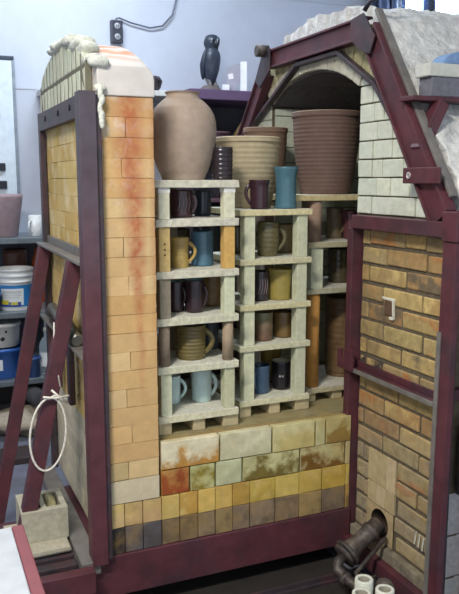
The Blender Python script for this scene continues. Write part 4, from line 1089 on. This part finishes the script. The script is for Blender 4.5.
tag(crumple(MB(), (.735, 4.95, .93), (.05, .05, .19), rgb(186,88,44)).build('orange_bag', M_fabric), 'orange bag standing right of the labelled white bucket', 'bag', SG)
bb_ = thing('blue_bin', (.47, 4.78, .36), 'blue plastic bin with a white label on the lowest metal shelf', 'bin', SG)
MB().lathe([(.125,0),(.13,.006),(.142,.17),(.15,.172),(.15,.195),(.14,.195),(.125,.02)], (.47,4.78,.36), rgb(34,84,158), 40).build('body', M_plastic, bb_)
lw = MB()
for k in range(9):
    a = -.25+.55*k/8; d = NEAR*math.cos(a)+RIGHT*math.sin(a)
    for f in (.06, .13): lw.v.append(tuple(Vector((.47,4.78,.36+f))+d*(.136+.006*f/.1)))
for k in range(8): lw.face([2*k, 2*k+2, 2*k+3, 2*k+1], rgb(206,214,222), True)
lab(lw.build('paper_label', M_plastic, bb_), 'white paper label')
wtb = thing('white_tub', (.47, 4.78, .555), 'white tub with dark spots standing on the blue bin', 'tub', SG)
MB().lathe([(.10,0),(.105,.005),(.115,.13),(.12,.132),(.12,.15),(.11,.155),(.01,.156)], (.47,4.78,.5555), rgb(204,204,200), 36).build('body', M_plastic, wtb)
for a, f, s_ in ((.15,.10,.011),(.35,.06,.014),(.05,.045,.010),(.55,.105,.009),(-.2,.08,.012)):
    d = NEAR*math.cos(a)+RIGHT*math.sin(a)
    lab(MB().lathe([(s_,0),(s_*.9,.002),(.001,.0022)], Vector((.47,4.78,.5555+f))+d*(.105+.009*f/.13), rgb(34,32,36), 10, tuple(d)).build('spot', M_plastic, wtb), 'dark spot')
tag(MB().lathe([(.04,0),(.042,.11),(.048,.112),(.048,.13),(.04,.13),(.035,.02)], (.645, 4.66, .36), rgb(48,76,128), 28).build('small_pail', M_plastic), 'small blue pail between the blue bin and the glass jug', 'pail', SG)
jug = thing('glass_jug', (.745, 4.68, .36), 'clear glass jug with a white label at the right end of the lowest metal shelf', 'jug', SG)
JX, JY = .738, 4.69
MB().lathe(smooth_prof([(.045,0),(.05,.01),(.05,.16),(.047,.2),(.03,.235),(.018,.25),(.017,.28)],3), (JX,JY,.3605), rgb(200,214,214), 28).build('body', M_glass, jug)
lab(MB().lathe([(.02,0),(.021,.002),(.021,.025),(.002,.027)], (JX,JY,.641), rgb(160,166,160), 20).build('cap', M_plastic, jug), 'grey cap')
jl = MB()
for k in range(11):
    a = -.7+1.4*k/10; d = NEAR*math.cos(a)+RIGHT*math.sin(a)
    for f in (.06, .15): jl.v.append(tuple(Vector((JX,JY,.36+f))+d*.0515))
for k in range(10): jl.face([2*k, 2*k+2, 2*k+3, 2*k+1], rgb(206,212,214), True)
lab(jl.build('paper_label', M_plastic, jug), 'white paper label')
# on the floor under the shelving
tag(MB().lathe([(.01,0),(.05,0),(.055,.01),(.055,.24),(.05,.25),(.02,.25)], (.66, 4.50, .245), rgb(58,58,62), 24, (-.2,.98,0)).build('roll', M_fabric), 'dark roll lying on the beige sack under the metal shelving', 'roll', )
tag(crumple(MB(), (.62, 4.62, .085), (.30, .14, .085), rgb(164,152,136)).build('sack', M_fabric), 'beige sack slumped on the floor under the metal shelving', 'sack')
tag(MB().box(.0, .55, 4.1, 4.3, 0, .04, rgb(56,46,48)).build('plank', M_paint, None, .004), 'dark plank lying on the floor in front of the metal shelving', 'plank')

# ------------------------------------------------------------------ light
def area(name, loc, size, power, col, rot=(0,0,0), sy=None):
    l = bpy.data.lights.new(name, 'AREA'); l.energy = power; l.color = col; l.size = size
    if sy: l.shape = 'RECTANGLE'; l.size_y = sy
    o = bpy.data.objects.new(name, l); COL.objects.link(o); o.location = loc; o.rotation_euler = rot; return o
area('window_daylight', (4.95, YB+.25, 3.0), 2.4, 380, (.62, .78, 1.0), (math.radians(-80), 0, 0), .85)
area('ceiling_lamp', (-.9, .5, 3.66), 1.2, 165, (1.0, .95, .86), (0,0,0), .3)
area('ceiling_lamp', (.9, 4.0, 3.66), 1.2, 60, (.80, .90, 1.0), (0,0,0), .3)
w = bpy.data.worlds.new('World'); sc.world = w; w.use_nodes = True
w.node_tree.nodes['Background'].inputs[0].default_value = (.80, .90, 1.0, 1); w.node_tree.nodes['Background'].inputs[1].default_value = 1.0

# ------------------------------------------------------------------ camera
cam = bpy.data.cameras.new('camera'); cam.sensor_fit = 'HORIZONTAL'; cam.sensor_width = 36; cam.lens = 730/459*36; cam.clip_start = .02
co = bpy.data.objects.new('camera', cam); COL.objects.link(co)
co.location = (0, 0, 1.6); co.rotation_euler = (math.pi/2-math.atan(117/730), 0, -(math.pi/2-TH))
sc.camera = co
sc.view_settings.view_transform = 'Standard'; sc.view_settings.look = 'None'; sc.view_settings.gamma = 1; sc.view_settings.use_curve_mapping = False
sc.view_settings.exposure = 0.22
